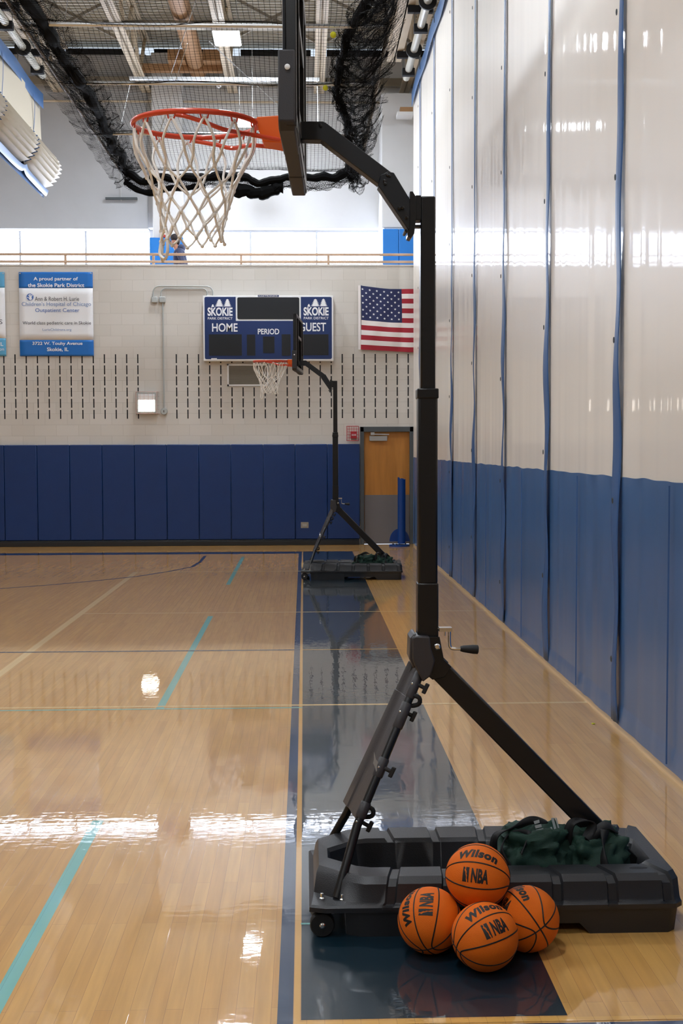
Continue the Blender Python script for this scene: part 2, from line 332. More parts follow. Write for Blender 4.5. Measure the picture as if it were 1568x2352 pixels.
# side and rear walls
b = MB(); b.box((R['x0']-.2, R['y0'], 0), (R['x0'], yb+.2, R['zc'])); struct(b.build('wall_left', M['side_wall'], smooth=False))
b = MB(); b.box((R['x1'], R['y0'], 0), (R['x1']+.2, yb+.2, R['zc'])); struct(b.build('wall_right', M['side_wall'], smooth=False))
b = MB(); b.box((R['x0']-.2, R['y0']-.2, 0), (R['x1']+.2, R['y0'], R['zc'])); struct(b.build('wall_front', M['side_wall'], smooth=False))
# roof deck: flutes run across
b = MB(); rows = []; y = R['y0']; k = 0
while y < yb+.2:
    for dy, dz in ((0, 0), (.055, 0), (.07, .06), (.135, .06)): rows.append([(R['x0'], y+dy, R['zc']-.06+dz), (R['x1'], y+dy, R['zc']-.06+dz)])
    y += .15
b.grid(rows); b.box((R['x0']-.2, R['y0']-.2, R['zc']+.02), (R['x1']+.2, yb+.2, R['zc']+.1))
struct(b.build('ceiling', M['deck'], smooth=False), 'corrugated metal roof deck')
b = MB()
XJ = [-10.0, -8.3, -6.6, -4.85, -3.1, -1.38, .34, 2.05, 3.8, 5.5]
for i in range(len(XJ)-1): b.box((XJ[i]+.16, yb-.34, R['zc']-.36), (XJ[i+1]-.16, yb-.28, R['zc']-.25))
struct(b.build('trim_3', M['dark'], smooth=False), 'black gaps between joist ends at the top of the far wall')
b = MB(); b.box((R['x0'], yb-.42, 9.02), (R['x1'], yb-.3, 9.18)); struct(b.build('trim_4', M['steel_d'], smooth=False), 'grey beam along the far wall under the joists')
b = MB(); b.tube([(R['x0'], yb-.33, 8.72), (R['x1'], yb-.33, 8.72)], .022, 8); struct(b.build('trim_5', M['steel'], smooth=True), 'thin pipe along the far upper wall')

# joists
JL = ['far left', 'far left, second', 'left, beyond the raised curtain', 'left, over the raised curtain', 'left, between curtain and cage', 'middle, carrying the bright ceiling light', 'middle, right of the ceiling light', 'right, over the hanging curtain', 'right, behind the hanging curtain', 'far right']
for X, jl in zip(XJ, JL):
    b = MB()
    for s in (-1, 1):
        b.box((X+s*.015 if s > 0 else X-.10, -6, 8.90), (X+.10 if s > 0 else X-.015, yb-.3, 8.915)); b.box((X+s*.015-.006, -6, 8.90), (X+s*.015+.006, yb-.3, 9.0))
        b.box((X+.015 if s > 0 else X-.08, -6, 9.88), (X+.08 if s > 0 else X-.015, yb-.3, 9.92))
    y = -5.0; up_ = True
    while y < yb-1.2:
        b.bar((X, y, 8.94 if up_ else 9.88), (X, y+.9, 9.88 if up_ else 8.94), .06, .05, (1, 0, 0)); y += .9; up_ = not up_
    for k in range(8):
        yy = -2.3+k*3.6
        if yy < yb-1: b.bar((X, yy, 8.94), (X, yy, 9.88), .05, .05, (1, 0, 0))
    tag(b.build('roof_joist', M['steel'], smooth=False), 'tan open-web roof joist running towards the far wall, ' + jl, 'joist', 'open-web joists under the roof deck')
# cross bridging between joists
bay = {2: 'left of the raised curtain', 3: 'between raised curtain and batting cage', 5: 'over the middle of the batting cage', 6: 'over the right side of the batting cage', 7: 'behind the top of the hanging curtain'}
for yy, lb in ((11.2, 'nearest row'), (16.6, 'middle row'), (22.2, 'farthest row')):
    for i in (2, 3, 5, 6, 7):
        b = MB(); xa_, xb_ = XJ[i]+.11, XJ[i+1]-.11; b.bar((xa_, yy, 9.06), (xb_, yy, 9.84), .05, .05); b.bar((xa_, yy+.02, 9.84), (xb_, yy+.02, 9.06), .05, .05)
        tag(b.build('cross_bracing', M['steel_d'], smooth=False), 'X-shaped bracing between roof joists, %s, %s' % (lb, bay[i]), 'bracing', 'crossed braces between the joists')
# tan grey cross beam and catwalk pieces
b = MB(); b.box((aty(235, 57, 21.2).x, 21.2, 8.94), (aty(735, 57, 21.2).x, 21.32, 9.06)); tag(b.build('ceiling_beam', M['steel_d'], smooth=False), 'dark grey crossbeam above the bright ceiling light', 'beam')
b = MB(); b.box((aty(318, 170, 24.0).x, 24.0, 9.06), (aty(512, 170, 24.0).x, 24.14, 9.2)); tag(b.build('ceiling_beam', M['duct'], smooth=False), 'short tan crossbeam under the round duct', 'beam')
# round duct with square outlets
dx = aty(455, 208, 24.6).x; dz = 9.26
D = thing('air_duct', 'tan round air duct running to the far wall with square outlets', 'duct', (dx, 14, dz))
b = MB(); b.tube([(dx, -5, dz), (dx, 24.6, dz)], .17, 24); b.build('duct_tube', M['duct'], D, D.location)
b = MB(); b.lathe([(.172, 0), (.172, .03), (.12, .1), (.05, .13)], (dx, 24.6, dz), (0, 1, 0)); b.build('end_cap', M['duct'], D, D.location)
for yy in (23.7, 18.2, 12.0):
    for s in (-1, 1):
        b = MB(); b.box((dx+s*.17 if s > 0 else dx-.50, yy, dz-.09), (dx+.50 if s > 0 else dx-.17, yy+.5, dz+.12)); b.build('outlet', M['duct'], D, D.location, smooth=False)
for yy in range(8, 25, 3):
    b = MB(); b.tube([(dx, yy, dz+.17), (dx, yy, 9.95)], .006, 6); b.build('hanger', M['steel_d'], D, D.location)

# LED high bays
def led(x, y, z, lab, w=.42, l=.72):
    t = thing('ceiling_light', lab, 'light', (x, y, z), 'square white high-bay lights')
    h = MB(); h.box((-w/2-.02, -l/2-.02, .012), (w/2+.02, l/2+.02, .07)); h.box((-w/2, -l/2, .07), (w/2, l/2, .12)); h.build('housing', M['white'], t, smooth=False)
    p = MB(); p.box((-w/2, -l/2, -.004), (w/2, l/2, .011)); p.build('diffuser', M['led'], t, smooth=False)
    for s in (-1, 1):
        q = MB(); q.tube([(s*w*.4, 0, .11), (s*w*.4, 0, (9.95-z))], .005, 6); q.build('suspension_wire', M['silver'], t)
led(aty(521, 92, 21.4).x, 21.4, 8.82, 'bright square ceiling light above the batting cage, high in the photo')
led(aty(565, 288, 23.0).x, 23.0, aty(565, 288, 23.0).z, 'bright ceiling light seen through the near hoop rim', .30, .24)
for x, y, n_ in ((-.75, 17.8, 'just above the frame over the cage'), (-1.4, 9.0, 'overhead in front of the hoops'), (-1.4, 2.0, 'overhead near the camera'), (-10.5, 18.5, 'in the left bay at the far end'), (-9.5, 12.5, 'in the left bay, middle'), (-7.5, 6.0, 'in the left bay, near'), (-7.5, -2, 'in the left bay behind the camera'), (-1.4, -5, 'behind the camera'), (5.2, 20, 'behind the hanging curtain, far'), (5.2, 10, 'behind the hanging curtain, near')):
    led(x, y, 8.80, 'square white ceiling light ' + n_)

# ================================================================== GALLERY
P0 = aty(0, 588, YW); z_r1 = 5.355; z_r2 = 5.222
T = thing('gallery_railing', 'two-bar tan railing along the gallery edge', 'railing', (-2, YW+.1, ZP+.03))
for z in (z_r1, z_r2):
    b = MB(); b.box((R['x0']+.05, YW+.07, z-.022), (R['x1']-.05, YW+.12, z+.022)); b.build('rail', M['rail'], T, T.location, bevel=.008)
for k in range(-5, 6):
    x = aty(351, 600, YW).x + k*1.605
    b = MB(); b.box((x-.022, YW+.075, ZP+.03), (x+.022, YW+.115, z_r1)); b.build('post', M['rail'], T, T.location, smooth=False)
def wallpad(name, lab, cat, x0, x1, y, z0, z1, m, th=.05, group=None):
    b = MB(); b.box((x0+.002, y-th, z0), (x1-.002, y, z1)); o = b.build(name, m, bevel=.014); return tag(o, lab, cat, group)
c1a = aty(344, 560, 24.6).x; c1m = aty(383, 560, 24.6).x; c1b = aty(422, 560, 24.6).x; zc1 = aty(380, 547, 24.6).z
wallpad('column_pad', 'bright blue column pad on the gallery, left of the walking person', 'pad', c1a, c1m, 24.6, 4.3, zc1, M['pad2'], .08, 'bright blue pads on gallery columns')
wallpad('column_pad', 'bright blue column pad on the gallery, directly behind the walking person', 'pad', c1m, c1b, 24.6, 4.3, zc1, M['pad2'], .08, 'bright blue pads on gallery columns')
c2a = aty(878, 560, 23.9).x; c2m = aty(915, 560, 23.9).x; zc2 = aty(900, 527, 23.9).z
wallpad('column_pad', 'bright blue column pad at the right end of the gallery, left half', 'pad', c2a, c2m, 23.9, 4.3, zc2, M['pad2'], .08, 'bright blue pads on gallery columns')
wallpad('column_pad', 'bright blue column pad at the right end of the gallery, beside the curtain', 'pad', c2m, c2m+.55, 23.9, 4.3, zc2, M['pad2'], .08, 'bright blue pads on gallery columns')
# alarm on column
a = aty(371, 546, 24.6); c = aty(383, 532, 24.6)
t = thing('fire_alarm', 'small red and white alarm box on the gallery column above the blue pad', 'alarm', (a.x, 24.6, a.z))
b = MB(); b.box((a.x, 24.52, a.z), (c.x+.01, 24.6, c.z)); b.build('housing', M['redm'], t, t.location)
b = MB(); b.box((a.x+.02, 24.515, a.z+.05), (c.x-.01, 24.52, a.z+.085)); b.build('strobe', M['white'], t, t.location)
# wall mounted black bar with thin rod
p = aty(243, 457, yb-.32); q = aty(316, 457, yb-.32); r_ = aty(278, 420, yb-.32)
t = thing('wall_bar', 'short black horizontal bar hanging on a thin rod on the left upper wall', 'bar', (p.x, yb-.35, p.z))
b = MB(); b.box((p.x, yb-.40, p.z-.02), (q.x, yb-.33, p.z+.02)); b.build('bar', M['frame'], t, t.location)
b = MB(); b.tube([(r_.x, yb-.36, p.z-.05), (r_.x, yb-.36, 8.9)], .008, 6); b.build('rod', M['alum'], t, t.location)
# small fixture at the right
p = aty(930, 255, 23.6)
t = thing('beam_bracket', 'tan bracket with a white flat lamp next to the curtain top', 'bracket', (p.x, 23.6, p.z))
b = MB(); b.box((p.x-.1, 23.5, p.z-.04), (p.x+.14, 23.7, p.z+.05)); b.build('bracket', M['duct'], t, t.location)
b = MB(); b.box((p.x-.16, 23.45, p.z-.12), (p.x+.14, 23.75, p.z-.05)); b.build('lamp_shade', M['white'], t, t.location)

# person on the gallery, walking left
def skinfig(name, joints, edges, m, parent, sub=2):
    me = bpy.data.meshes.new(name); me.from_pydata([j[0] for j in joints], edges, []); o = bpy.data.objects.new(name, me); COL.objects.link(o)
    me.materials.append(m); o.parent = parent
    sk = o.modifiers.new('skin', 'SKIN'); sk.use_smooth_shade = True
    sv = me.skin_vertices[0].data
    for i, j in enumerate(joints):
        rr = j[1] if isinstance(j[1], tuple) else (j[1], j[1]); sv[i].radius = rr
    sv[0].use_root = True
    s = o.modifiers.new('sub', 'SUBSURF'); s.levels = sub; s.render_levels = sub
    return o
hp = aty(402, 566, 23.7)
PX, PY, PZ = hp.x+.12, 23.7, 4.27
t = thing('person', 'person in a navy hooded top walking left along the gallery', 'person', (PX, PY, PZ))
J = [((0, 0, .86), (.13, .15)), ((-.01, 0, 1.02), (.11, .13)), ((-.03, 0, 1.18), (.12, .16)), ((-.05, 0, 1.29), (.07, .09)), ((-.10, 0, 1.36), .05), ((-.13, 0, 1.46), (.085, .075)), ((-.13, 0, 1.55), (.07, .065)),
     ((-.04, -.17, 1.27), .052), ((.06, -.20, 1.03), .042), ((-.14, -.20, .92), .034), ((-.20, -.19, .90), .032),
     ((-.04, .17, 1.27), .052), ((.02, .21, 1.02), .042), ((-.16, .18, .90), .034), ((-.22, .17, .89), .032),
     ((0, -.08, .80), .085), ((-.16, -.09, .47), .06), ((-.14, -.09, .10), .042), ((-.27, -.09, .05), .04),
     ((0, .08, .80), .085), ((.06, .09, .46), .06), ((.26, .09, .14), .042), ((.17, .09, .05), .04)]
E_ = [(0, 1), (1, 2), (2, 3), (3, 4), (4, 5), (5, 6), (2, 7), (7, 8), (8, 9), (9, 10), (2, 11), (11, 12), (12, 13), (13, 14), (0, 15), (15, 16), (16, 17), (17, 18), (0, 19), (19, 20), (20, 21), (21, 22)]
body = skinfig('body', J, E_, M['skin'], t)
def fingers(base, d, side):
    for k in range(4):
        o0 = V(base)+V((0, side*0, 0))+V((-.03, (k-1.5)*.017, 0)); L = (.062, .07, .066, .052)[k]
        fb = MB(); fb.tube([o0, o0+V((-L*.5, 0, -.008)), o0+V((-L*.85, 0, -.03))], [.008, .0075, .006], 8); fb.build('finger', M['skin'], body)
    fb = MB(); o0 = V(base)+V((-.005, -side*.03, 0)); fb.tube([o0, o0+V((-.03, -side*.018, -.008)), o0+V((-.05, -side*.016, -.02))], [.010, .009, .007], 8); fb.build('thumb', M['skin'], body)
fingers((-.20, -.19, .90), 1, 1); fingers((-.22, .17, .89), 1, -1)
skinfig('hooded_top', [((0, 0, .84), (.15, .175)), ((-.01, 0, 1.02), (.135, .155)), ((-.03, 0, 1.20), (.14, .18)), ((-.05, 0, 1.32), (.09, .11)),
        ((-.04, -.18, 1.28), .075), ((.06, -.21, 1.03), .062), ((-.05, -.21, .975), .056), ((-.04, .18, 1.28), .075), ((.02, .22, 1.02), .062), ((-.07, .20, .96), .056)],
        [(0, 1), (1, 2), (2, 3), (2, 4), (4, 5), (5, 6), (2, 7), (7, 8), (8, 9)], M['hoodie'], t)
b = MB(); b.sphere((0.0, 0, 1.36), .1, 10, (.8, 1.05, .75)); b.build('hood', M['hoodie'], t)
skinfig('trousers', [((0, 0, .84), (.14, .16)), ((0, -.08, .78), .105), ((-.16, -.09, .47), .08), ((-.14, -.09, .12), .06), ((0, .08, .78), .105), ((.06, .09, .46), .08), ((.25, .09, .16), .06)],
        [(0, 1), (1, 2), (2, 3), (0, 4), (4, 5), (5, 6)], M['pants'], t)
b = MB(); b.sphere((-.115, 0, 1.555), .098, 12, (1.0, .88, .85)); b.sphere((-.08, 0, 1.50), .085, 10, (.75, .9, 1.0)); b.build('hair', M['hair'], t)
b = MB(); b.sphere((-.222, 0, 1.47), .018, 8, (.9, .6, 1.2)); b.build('nose', M['skin'], t)
for s in (-1, 1):
    b = MB(); b.sphere((-.205, s*.03, 1.495), .01, 6); b.build('eye', M['hair'], t)
    b = MB(); b.sphere((-.11, s*.078, 1.475), .022, 8, (.8, .35, 1.2)); b.build('ear', M['skin'], t)
b = MB(); b.sphere((-.207, 0, 1.425), .02, 8, (.4, 1, .25)); b.build('mouth', M['redm'], t)
for p in ((-.25, -.09, .045), (.19, .09, .045)):
    b = MB(); b.sphere(p, .06, 10, (2.0, .85, .75)); b.build('shoe', M['shoe'], t)

# ================================================================== FAR WALL OBJECTS
# blue pads
zpt = aty(400, 1021, YW).z; zpb = .11
edges = [12, 87.5, 162, 236.3, 310.2, 384, 457.5, 531, 604.8, 678, 751.5, 826]
px = [aty(e, 1130, YW).x for e in edges]
px = [px[0]-.61*k for k in range(16, 0, -1)] + px
for i in range(len(px)-1):
    k = i-16
    if k < -1: lab = 'navy vinyl wall pad outside the left edge of the photo'
    else:
        words = {-1: 'cut by the left edge of the photo', 0: 'second from the left, below the left banner edge', 1: 'below the left half of the white banner', 2: 'below the right half of the white banner', 3: 'below the gap between banner and caged lamp', 4: 'below the caged wall lamp', 5: 'below the round conduit box', 6: 'below the left end of the scoreboard', 7: 'below the vent grille', 8: 'below the middle of the scoreboard, left of the outlet', 9: 'with the outlet in it, behind the far hoop pole', 10: 'next to the door frame'}
        lab = 'navy vinyl wall pad ' + words[k]
    if k < -5: continue
    wallpad('wall_pad', lab, 'wall pad', px[i], px[i+1], YW-.003, zpb, zpt, M['pad'], .06, 'navy wall pads along the far wall')
b = MB(); b.box((R['x0'], YW-.10, 0), (xa-.02, YW-.003, .085)); b.box((R['x0'], YW-.075, .085), (xa-.02, YW-.003, .105)); struct(b.build('baseboard_back', M['blackv'], bevel=.006), 'black rubber base under the wall pads')
a = aty(692, 1211, YW); c = aty(707, 1200, YW)
t = thing('wall_outlet', 'small brown outlet cut into a navy wall pad', 'outlet', (a.x, YW-.065, a.z))
b = MB(); b.box((a.x-.01, YW-.068, a.z-.01), (c.x+.01, YW-.062, c.z+.01)); b.build('plate', M['steel_d'], t, t.location)
b = MB(); b.box((a.x+.02, YW-.071, a.z+.02), (c.x-.02, YW-.067, c.z-.02)); b.build('socket', M['alum'], t, t.location)

# door
t = bpy.data.objects.new('door_1', None); COL.objects.link(t); t.location = (xa, YW, 0); struct(t, 'oak door with grey kick plate in a grey frame')
fr = MB(); zfd = aty(880, 992, YW).z
fr.box((xa, YW-.03, 0), (xa+.07, YW+.16, zd)); fr.box((xb-.03, YW-.03, 0), (xb+.04, YW+.16, zd)); fr.box((xa, YW-.03, zfd), (xb+.04, YW+.16, zd))
fr.build('door_frame', M['frame'], t, t.location, bevel=.006)
zk = aty(880, 1137, YW).z
b = MB(); b.box((xa+.07, YW+.05, .01), (xb-.03, YW+.1, zfd)); b.build('door_leaf', M['door'], t, t.location)
b = MB(); b.box((xa+.08, YW+.043, .015), (xb-.035, YW+.052, zk)); b.build('kick_plate', M['kick'], t, t.location)
a = aty(848, 1013, YW); c = aty(889, 1001, YW)
b = MB(); b.box((a.x, YW-.01, a.z), (c.x, YW+.05, c.z)); cl = b.build('door_closer', M['alum'], t, t.location, bevel=.006)
a = aty(852, 997, YW-.02); c = aty(893, 998, YW-.02)
b = MB(); b.bar((a.x, YW-.03, a.z), (c.x, YW-.06, c.z), .03, .02); b.box((a.x-.01, YW-.05, a.z-.02), (a.x+.06, YW-.01, a.z+.03)); b.build('closer_arm', M['alum'], cl, t.location)
# caged red strobe
a = aty(796, 1012, YW); c = aty(823, 979, YW)
t = thing('fire_alarm', 'red strobe alarm in a red wire cage beside the door frame', 'alarm', (a.x, YW, a.z))
b = MB(); w_ = c.x-a.x; h_ = c.z-a.z
for k in range(6):
    x = a.x+w_*k/5; b.tube([(x, YW, a.z), (x, YW-.09, a.z+.03), (x, YW-.09, c.z-.03), (x, YW, c.z)], .0035 if k not in (0, 5) else .006, 5)
    z = a.z+h_*k/5; b.tube([(a.x, YW-.02, z), (a.x+.02, YW-.09, z), (c.x-.02, YW-.09, z), (c.x, YW-.02, z)], .0035 if k not in (0, 5) else .006, 5)
b.build('wire_cage', M['redm'], t, t.location)
a2 = aty(805, 1007, YW-.03); c2 = aty(819, 991, YW-.03)
b = MB(); b.box((a2.x, YW-.06, a2.z), (c2.x, YW, c2.z)); b.build('alarm_box', M['redm'], t, t.location); b = MB(); b.box((a2.x+.01, YW-.064, (a2.z+c2.z)/2-.012), (c2.x-.01, YW-.06, (a2.z+c2.z)/2+.015)); b.build('strobe', M['white'], t, t.location)

# caged wall lamp
a = aty(317, 948, YW); c = aty(359, 903, YW)
t = thing('wall_lamp', 'square lit wall lamp behind a wire cage, left of the conduit', 'lamp', (a.x, YW, a.z))
b = MB(); b.box((a.x-.01, YW-.1, a.z-.01), (c.x+.01, YW, c.z+.01)); b.build('housing', M['conduit'], t, t.location, bevel=.006)
b = MB(); b.box((a.x+.02, YW-.107, a.z+.02), (c.x-.02, YW-.1, c.z-.13)); b.build('lamp_glass', M['lamp'], t, t.location)
b = MB(); b.box((a.x+.02, YW-.105, c.z-.13), (c.x-.02, YW-.1, c.z-.02)); b.build('reflector', M['white'], t, t.location)
b = MB(); w_ = c.x-a.x; h_ = c.z-a.z
for k in range(6):
    x = a.x-.02+(w_+.04)*k/5; z = a.z-.02+(h_+.04)*k/5; rr = .0028 if k not in (0, 5) else .006
    b.tube([(x, YW, a.z-.03), (x, YW-.13, a.z-.02), (x, YW-.13, c.z+.02), (x, YW, c.z+.03)], rr, 5); b.tube([(a.x-.03, YW, z), (a.x-.02, YW-.13, z), (c.x+.02, YW-.13, z), (c.x+.05, YW, z)], rr, 5)
b.build('wire_cage', M['cage'], t, t.location)

# conduit run
bx1 = aty(355, 689, YW); bx2 = aty(373, 689, YW); bt = aty(377, 945, YW); ct = aty(480, 657, YW)
t = thing('electrical_conduit', 'grey conduit with two junction boxes looping to the scoreboard and down the wall', 'conduit', (bx2.x, YW, bx2.z))
def arcpath(x0, z0, zt_, x1, z1, r):
    P = [(x0, z0)]
    for k in range(7): th = pi - k*pi/12; P.append((x0+r+r*cos(th), zt_-r+r*sin(th)))
    for k in range(7): th = pi/2 - k*pi/12; P.append((x1-r+r*cos(th), zt_-r+r*sin(th)))
    P.append((x1, z1)); return [(x, YW-.03, z) for x, z in P]
b = MB(); xe = aty(489, 670, YW).x; xe2 = aty(476, 670, YW).x; b.tube(arcpath(aty(352, 680, YW).x, bx1.z, aty(420, 658, YW).z, xe, bx1.z-.02, .11), .011, 8)
b.build('conduit_pipe', M['conduit'], t, t.location)
b = MB(); b.tube(arcpath(aty(370, 680, YW).x, bx1.z, aty(420, 663, YW).z, xe2, bx1.z-.02, .09), .011, 8); b.build('conduit_pipe', M['conduit'], t, t.location)
b = MB(); b.tube([(aty(374, 690, YW).x, YW-.03, bx2.z), (aty(377, 940, YW).x, YW-.03, bt.z)], .012, 8); b.build('conduit_pipe', M['conduit'], t, t.location)
for q in (bx1, bx2):
    b = MB(); b.box((q.x-.055, YW-.06, q.z-.055), (q.x+.055, YW, q.z+.055)); b.build('junction_box', M['conduit'], t, t.location, bevel=.012)
b = MB(); b.lathe([(.062, 0), (.062, .05), (.055, .06)], (bt.x, YW, bt.z), (0, -1, 0)); o = b.build('round_box', M['conduit'], t, t.location)
b = MB(); b.box((bt.x-.006, YW-.063, bt.z-.02), (bt.x+.006, YW-.058, bt.z+.02)); b.build('switch_slot', M['dark'], o, t.location)

# vent
a = aty(522, 887, YW); c = aty(616, 836, YW)
t = thing('wall_vent', 'grey louvred vent with white frame below the scoreboard', 'vent', (a.x, YW, a.z))
b = MB(); b.box((a.x, YW-.03, a.z), (c.x, YW-.002, a.z+.03)); b.box((a.x, YW-.03, c.z-.03), (c.x, YW-.002, c.z)); b.box((a.x, YW-.03, a.z), (a.x+.03, YW-.002, c.z)); b.box((c.x-.03, YW-.03, a.z), (c.x, YW-.002, c.z)); b.build('vent_frame', M['white'], t, t.location)
b = MB(); b.box((a.x+.03, YW-.006, a.z+.03), (c.x-.03, YW-.002, c.z-.03))
n = 22
for k in range(n):
    z = a.z+.035+(c.z-a.z-.07)*k/n; b.bar((a.x+.03, YW-.014, z), (c.x-.03, YW-.014, z), .014, .004, (0, -1, -1))
b.build('louvres', M['vent'], t, t.location, smooth=False)

# scoreboard
a = aty(467, 829, YW-.2); c = aty(765, 679, YW-.2); YS = YW-.2
t = thing('scoreboard', 'navy scoreboard with white border reading HOME, PERIOD and GUEST', 'scoreboard', (a.x, YW, a.z))
b = MB(); b.box((a.x, YS, a.z), (c.x, YW-.002, c.z)); b.build('cabinet', M['white'], t, t.location, bevel=.008)
def rrect(x0, z0, x1, z1, r, n=5, which=(1, 1, 1, 1)):
    P = []
    for ci, (cx, cz, a0) in enumerate(((x1-r, z1-r, 0), (x0+r, z1-r, 90), (x0+r, z0+r, 180), (x1-r, z0+r, 270))):
        if which[ci]:
            for k in range(n+1): th = radians(a0+90*k/n); P.append((cx+r*cos(th), cz+r*sin(th)))
        else: P.append(((x1, z1), (x0, z1), (x0, z0), (x1, z0))[ci])
    return P
def wplate(poly, Y0, th, m, name, parent=None):
    q = MB(); q.prism(poly, (0, Y0, 0), (1, 0, 0), (0, 0, 1), (0, -th, 0)); return q.build(name, m, parent or t, t.location, smooth=False)
def wp(px_, py_, Y=YS): p = aty(px_, py_, Y); return p.x, p.z
x0, z0 = wp(470.5, 825); x1, z1 = wp(761.5, 682)
nx0, nz0 = wp(541.5, 737); nx1, nz1 = wp(690.5, 682)
# navy face in pieces around the white framed message window
L_ = wplate(rrect(x0, z0, nx0, z1, .03, which=(0, 1, 1, 0)), YS, .003, M['navyb'], 'navy_face')
wplate([(nx0, z0), (nx1, z0), (nx1, nz0), (nx0, nz0)], YS, .003, M['navyb'], 'navy_face')
wplate(rrect(nx1, z0, x1, z1, .03, which=(1, 0, 0, 1)), YS, .003, M['navyb'], 'navy_face')
u0_, v0_ = wp(545, 733.5); u1_, v1_ = wp(687, 683); wplate(rrect(u0_, v0_, u1_, v1_, .03), YS, .004, M['blackp'], 'message_display')
for (p0, p1, p2, p3) in ((480, 768, 555, 817), (567, 768.5, 586, 817), (604, 773, 630, 811), (647, 768, 667, 817), (692, 768, 754, 816)):
    s0 = wp(p0, p3); s1 = wp(p2, p1); wplate([s0, (s1[0], s0[1]), s1, (s0[0], s1[1])], YS-.003, .004, M['blackp'], 'digit_display')
q = MB(); YT = YS-.0045
wall_text(q, 'HOME', 487, 742.5, 545.5, 762, YT, bold=.015); q.build('lettering', M['textw'], t, t.location, smooth=False)
q = MB(); wall_text(q, 'GUEST', 687, 741, 748.5, 761, YT, bold=.015); q.build('lettering', M['textw'], t, t.location, smooth=False)
q = MB(); wall_text(q, 'PERIOD', 592, 755, 641, 768, YT, bold=.015); q.build('lettering', M['textw'], t, t.location, smooth=False)
for ox in (0, 220.5):
    q = MB()
    oy = -.6 if ox else 0
    wall_text(q, 'SKOKIE', 476.5+ox, 706+oy, 534+ox, 725.5+oy, YT, bold=.032, spacing=1.0); wall_text(q, 'PARK DISTRICT', 477+ox, 728.5+oy, 534+ox, 734+oy, YT, bold=.01)
    for tx, ty, tw, th_ in ((503.5, 687, 10.5, 17), (522, 686.5, 9.5, 17.5), (488.5, 699, 4, 6)):
        n = 5; P = []; 
        for k in range(n): P += [(-(tw*(.25+.75*(k+1)/n)), -th_*(k+1)/n+.8), (-(tw*(.12+.45*(k+1)/n)), -th_*(k+1)/n)]
        P = [(0, 0)] + P; P = P + [(-x_, y_) for x_, y_ in P[:0:-1]]
        for k in range(0, len(P)//2):   # fan in horizontal strips keeps the silhouette concave
            pass
        base = [wp(tx+ox+x_, ty+oy-y_, YT) for x_, y_ in P]
        q.add([(x_, YT, z_) for x_, z_ in base], [tuple(range(len(base)))])
    q.build('park_emblem', M['textw'], t, t.location, smooth=False)
q = MB(); s0 = wp(592, 682); s1 = wp(640, 677.5); q.box((s0[0], YS-.004, s0[1]), (s1[0], YS+.05, s1[1])); o = q.build('maker_plate', M['navyb'], t, t.location)
q = MB(); wall_text(q, 'DAKTRONICS', 594, 678.3, 637, 681.2, YS-.006, bold=.01); q.build('lettering', M['textw'], o, t.location, smooth=False)
q = MB(); s0 = wp(485, 825.5); s1 = wp(498, 822.8); q.box((s0[0], YS-.005, s0[1]), (s1[0], YS, s1[1])); q.build('small_label', M['textw'], t, t.location)

# banners
def banner(name, lab, pl, pr, pt, pb, ytop, ybot, m_edge, lines, skew=3.0):
    a = aty(pl, pb, YW-.02); c = aty(pr, pt, YW-.02)
    t = thing(name, lab, 'banner', (a.x, YW-.02, a.z), None)
    def seg(y0, y1, m, nm):
        q = MB(); rows = []
        N = 12
        for i in range(9):
            yy = y0+(y1-y0)*i/8; f = (yy-pt)/(pb-pt); row = []
            for j in range(N+1):
                p = aty(pl+(pr-pl)*j/N + skew*f, yy, YW-.02); row.append((p.x, YW-.02-.006*abs(sin(j*1.3+yy*.05)), p.z))
            rows.append(row)
        q.grid(rows, flip=True); o = q.build(nm, m, t, t.location); sm = o.modifiers.new('solid', 'SOLIDIFY'); sm.thickness = .003; return o
    seg(pt, ytop, m_edge, 'top_strip'); seg(ytop, ybot, M['bannerw'], 'white_field'); seg(ybot, pb, m_edge, 'bottom_strip')
    for (txt, x0, y0, x1, y1, m, bold) in lines:
        q = MB(); wall_text(q, txt, x0, y0, x1, y1, YW-.031, bold=bold); q.build('lettering', m, t, t.location, smooth=False)
    for (gx, gy) in ((pl+3, pt+3), (pr-3, pt+3)):
        p = aty(gx, gy, YW-.03); q = MB(); q.lathe([(.012, 0), (.012, .004)], p, (0, -1, 0), 10); q.build('grommet', M['alum'], t, t.location)
    return t
t = banner('sponsor_banner', 'blue and white hospital sponsor banner, fully visible left of the conduit', 43, 212.5, 625, 818, 662, 781, M['bannerb'], [
    ('A proud partner of', 77, 636, 179, 646.5, M['textw'], .018), ('the Skokie Park District', 64, 650.5, 193.5, 659.5, M['textw'], .018),
    ('Ann & Robert H. Lurie', 80, 681.5, 181.5, 691, M['textg'], .0), ("Children's Hospital of Chicago", 50, 693.5, 209, 705.5, M['textl'], .0),
    ('Outpatient Center', 81, 708, 182.5, 719.5, M['textb'], .0), ('World class pediatric care in Skokie', 52, 738, 209, 747.5, M['textg'], .004),
    ('LurieChildrens.org', 98, 754.5, 164, 761.5, M['textl'], .0), ('3722 W. Touhy Avenue', 74.5, 785, 189.5, 794.5, M['textw'], .02), ('Skokie, IL', 108, 798, 157.5, 808, M['textw'], .02)])
q = MB(); p = aty(69, 682, YW-.031); q.lathe([(.064, 0), (.064, .001)], p, (0, -1, 0), 28); o = q.build('hand_emblem', M['textb'], t, t.location)
q = MB(); q.sphere(p+V((0.008, -.002, -.03)), .026, 8, (1, .05, 1.1))
for ang, L in ((118, .055), (100, .066), (82, .068), (62, .062), (160, .045)):
    d = V((cos(radians(ang)), 0, sin(radians(ang)))); q.bar(p+V((.008, -.002, -.028)), p+V((.008, -.002, -.028))+d*(L+.02), .011, .002, d.cross(V((0, 1, 0))))
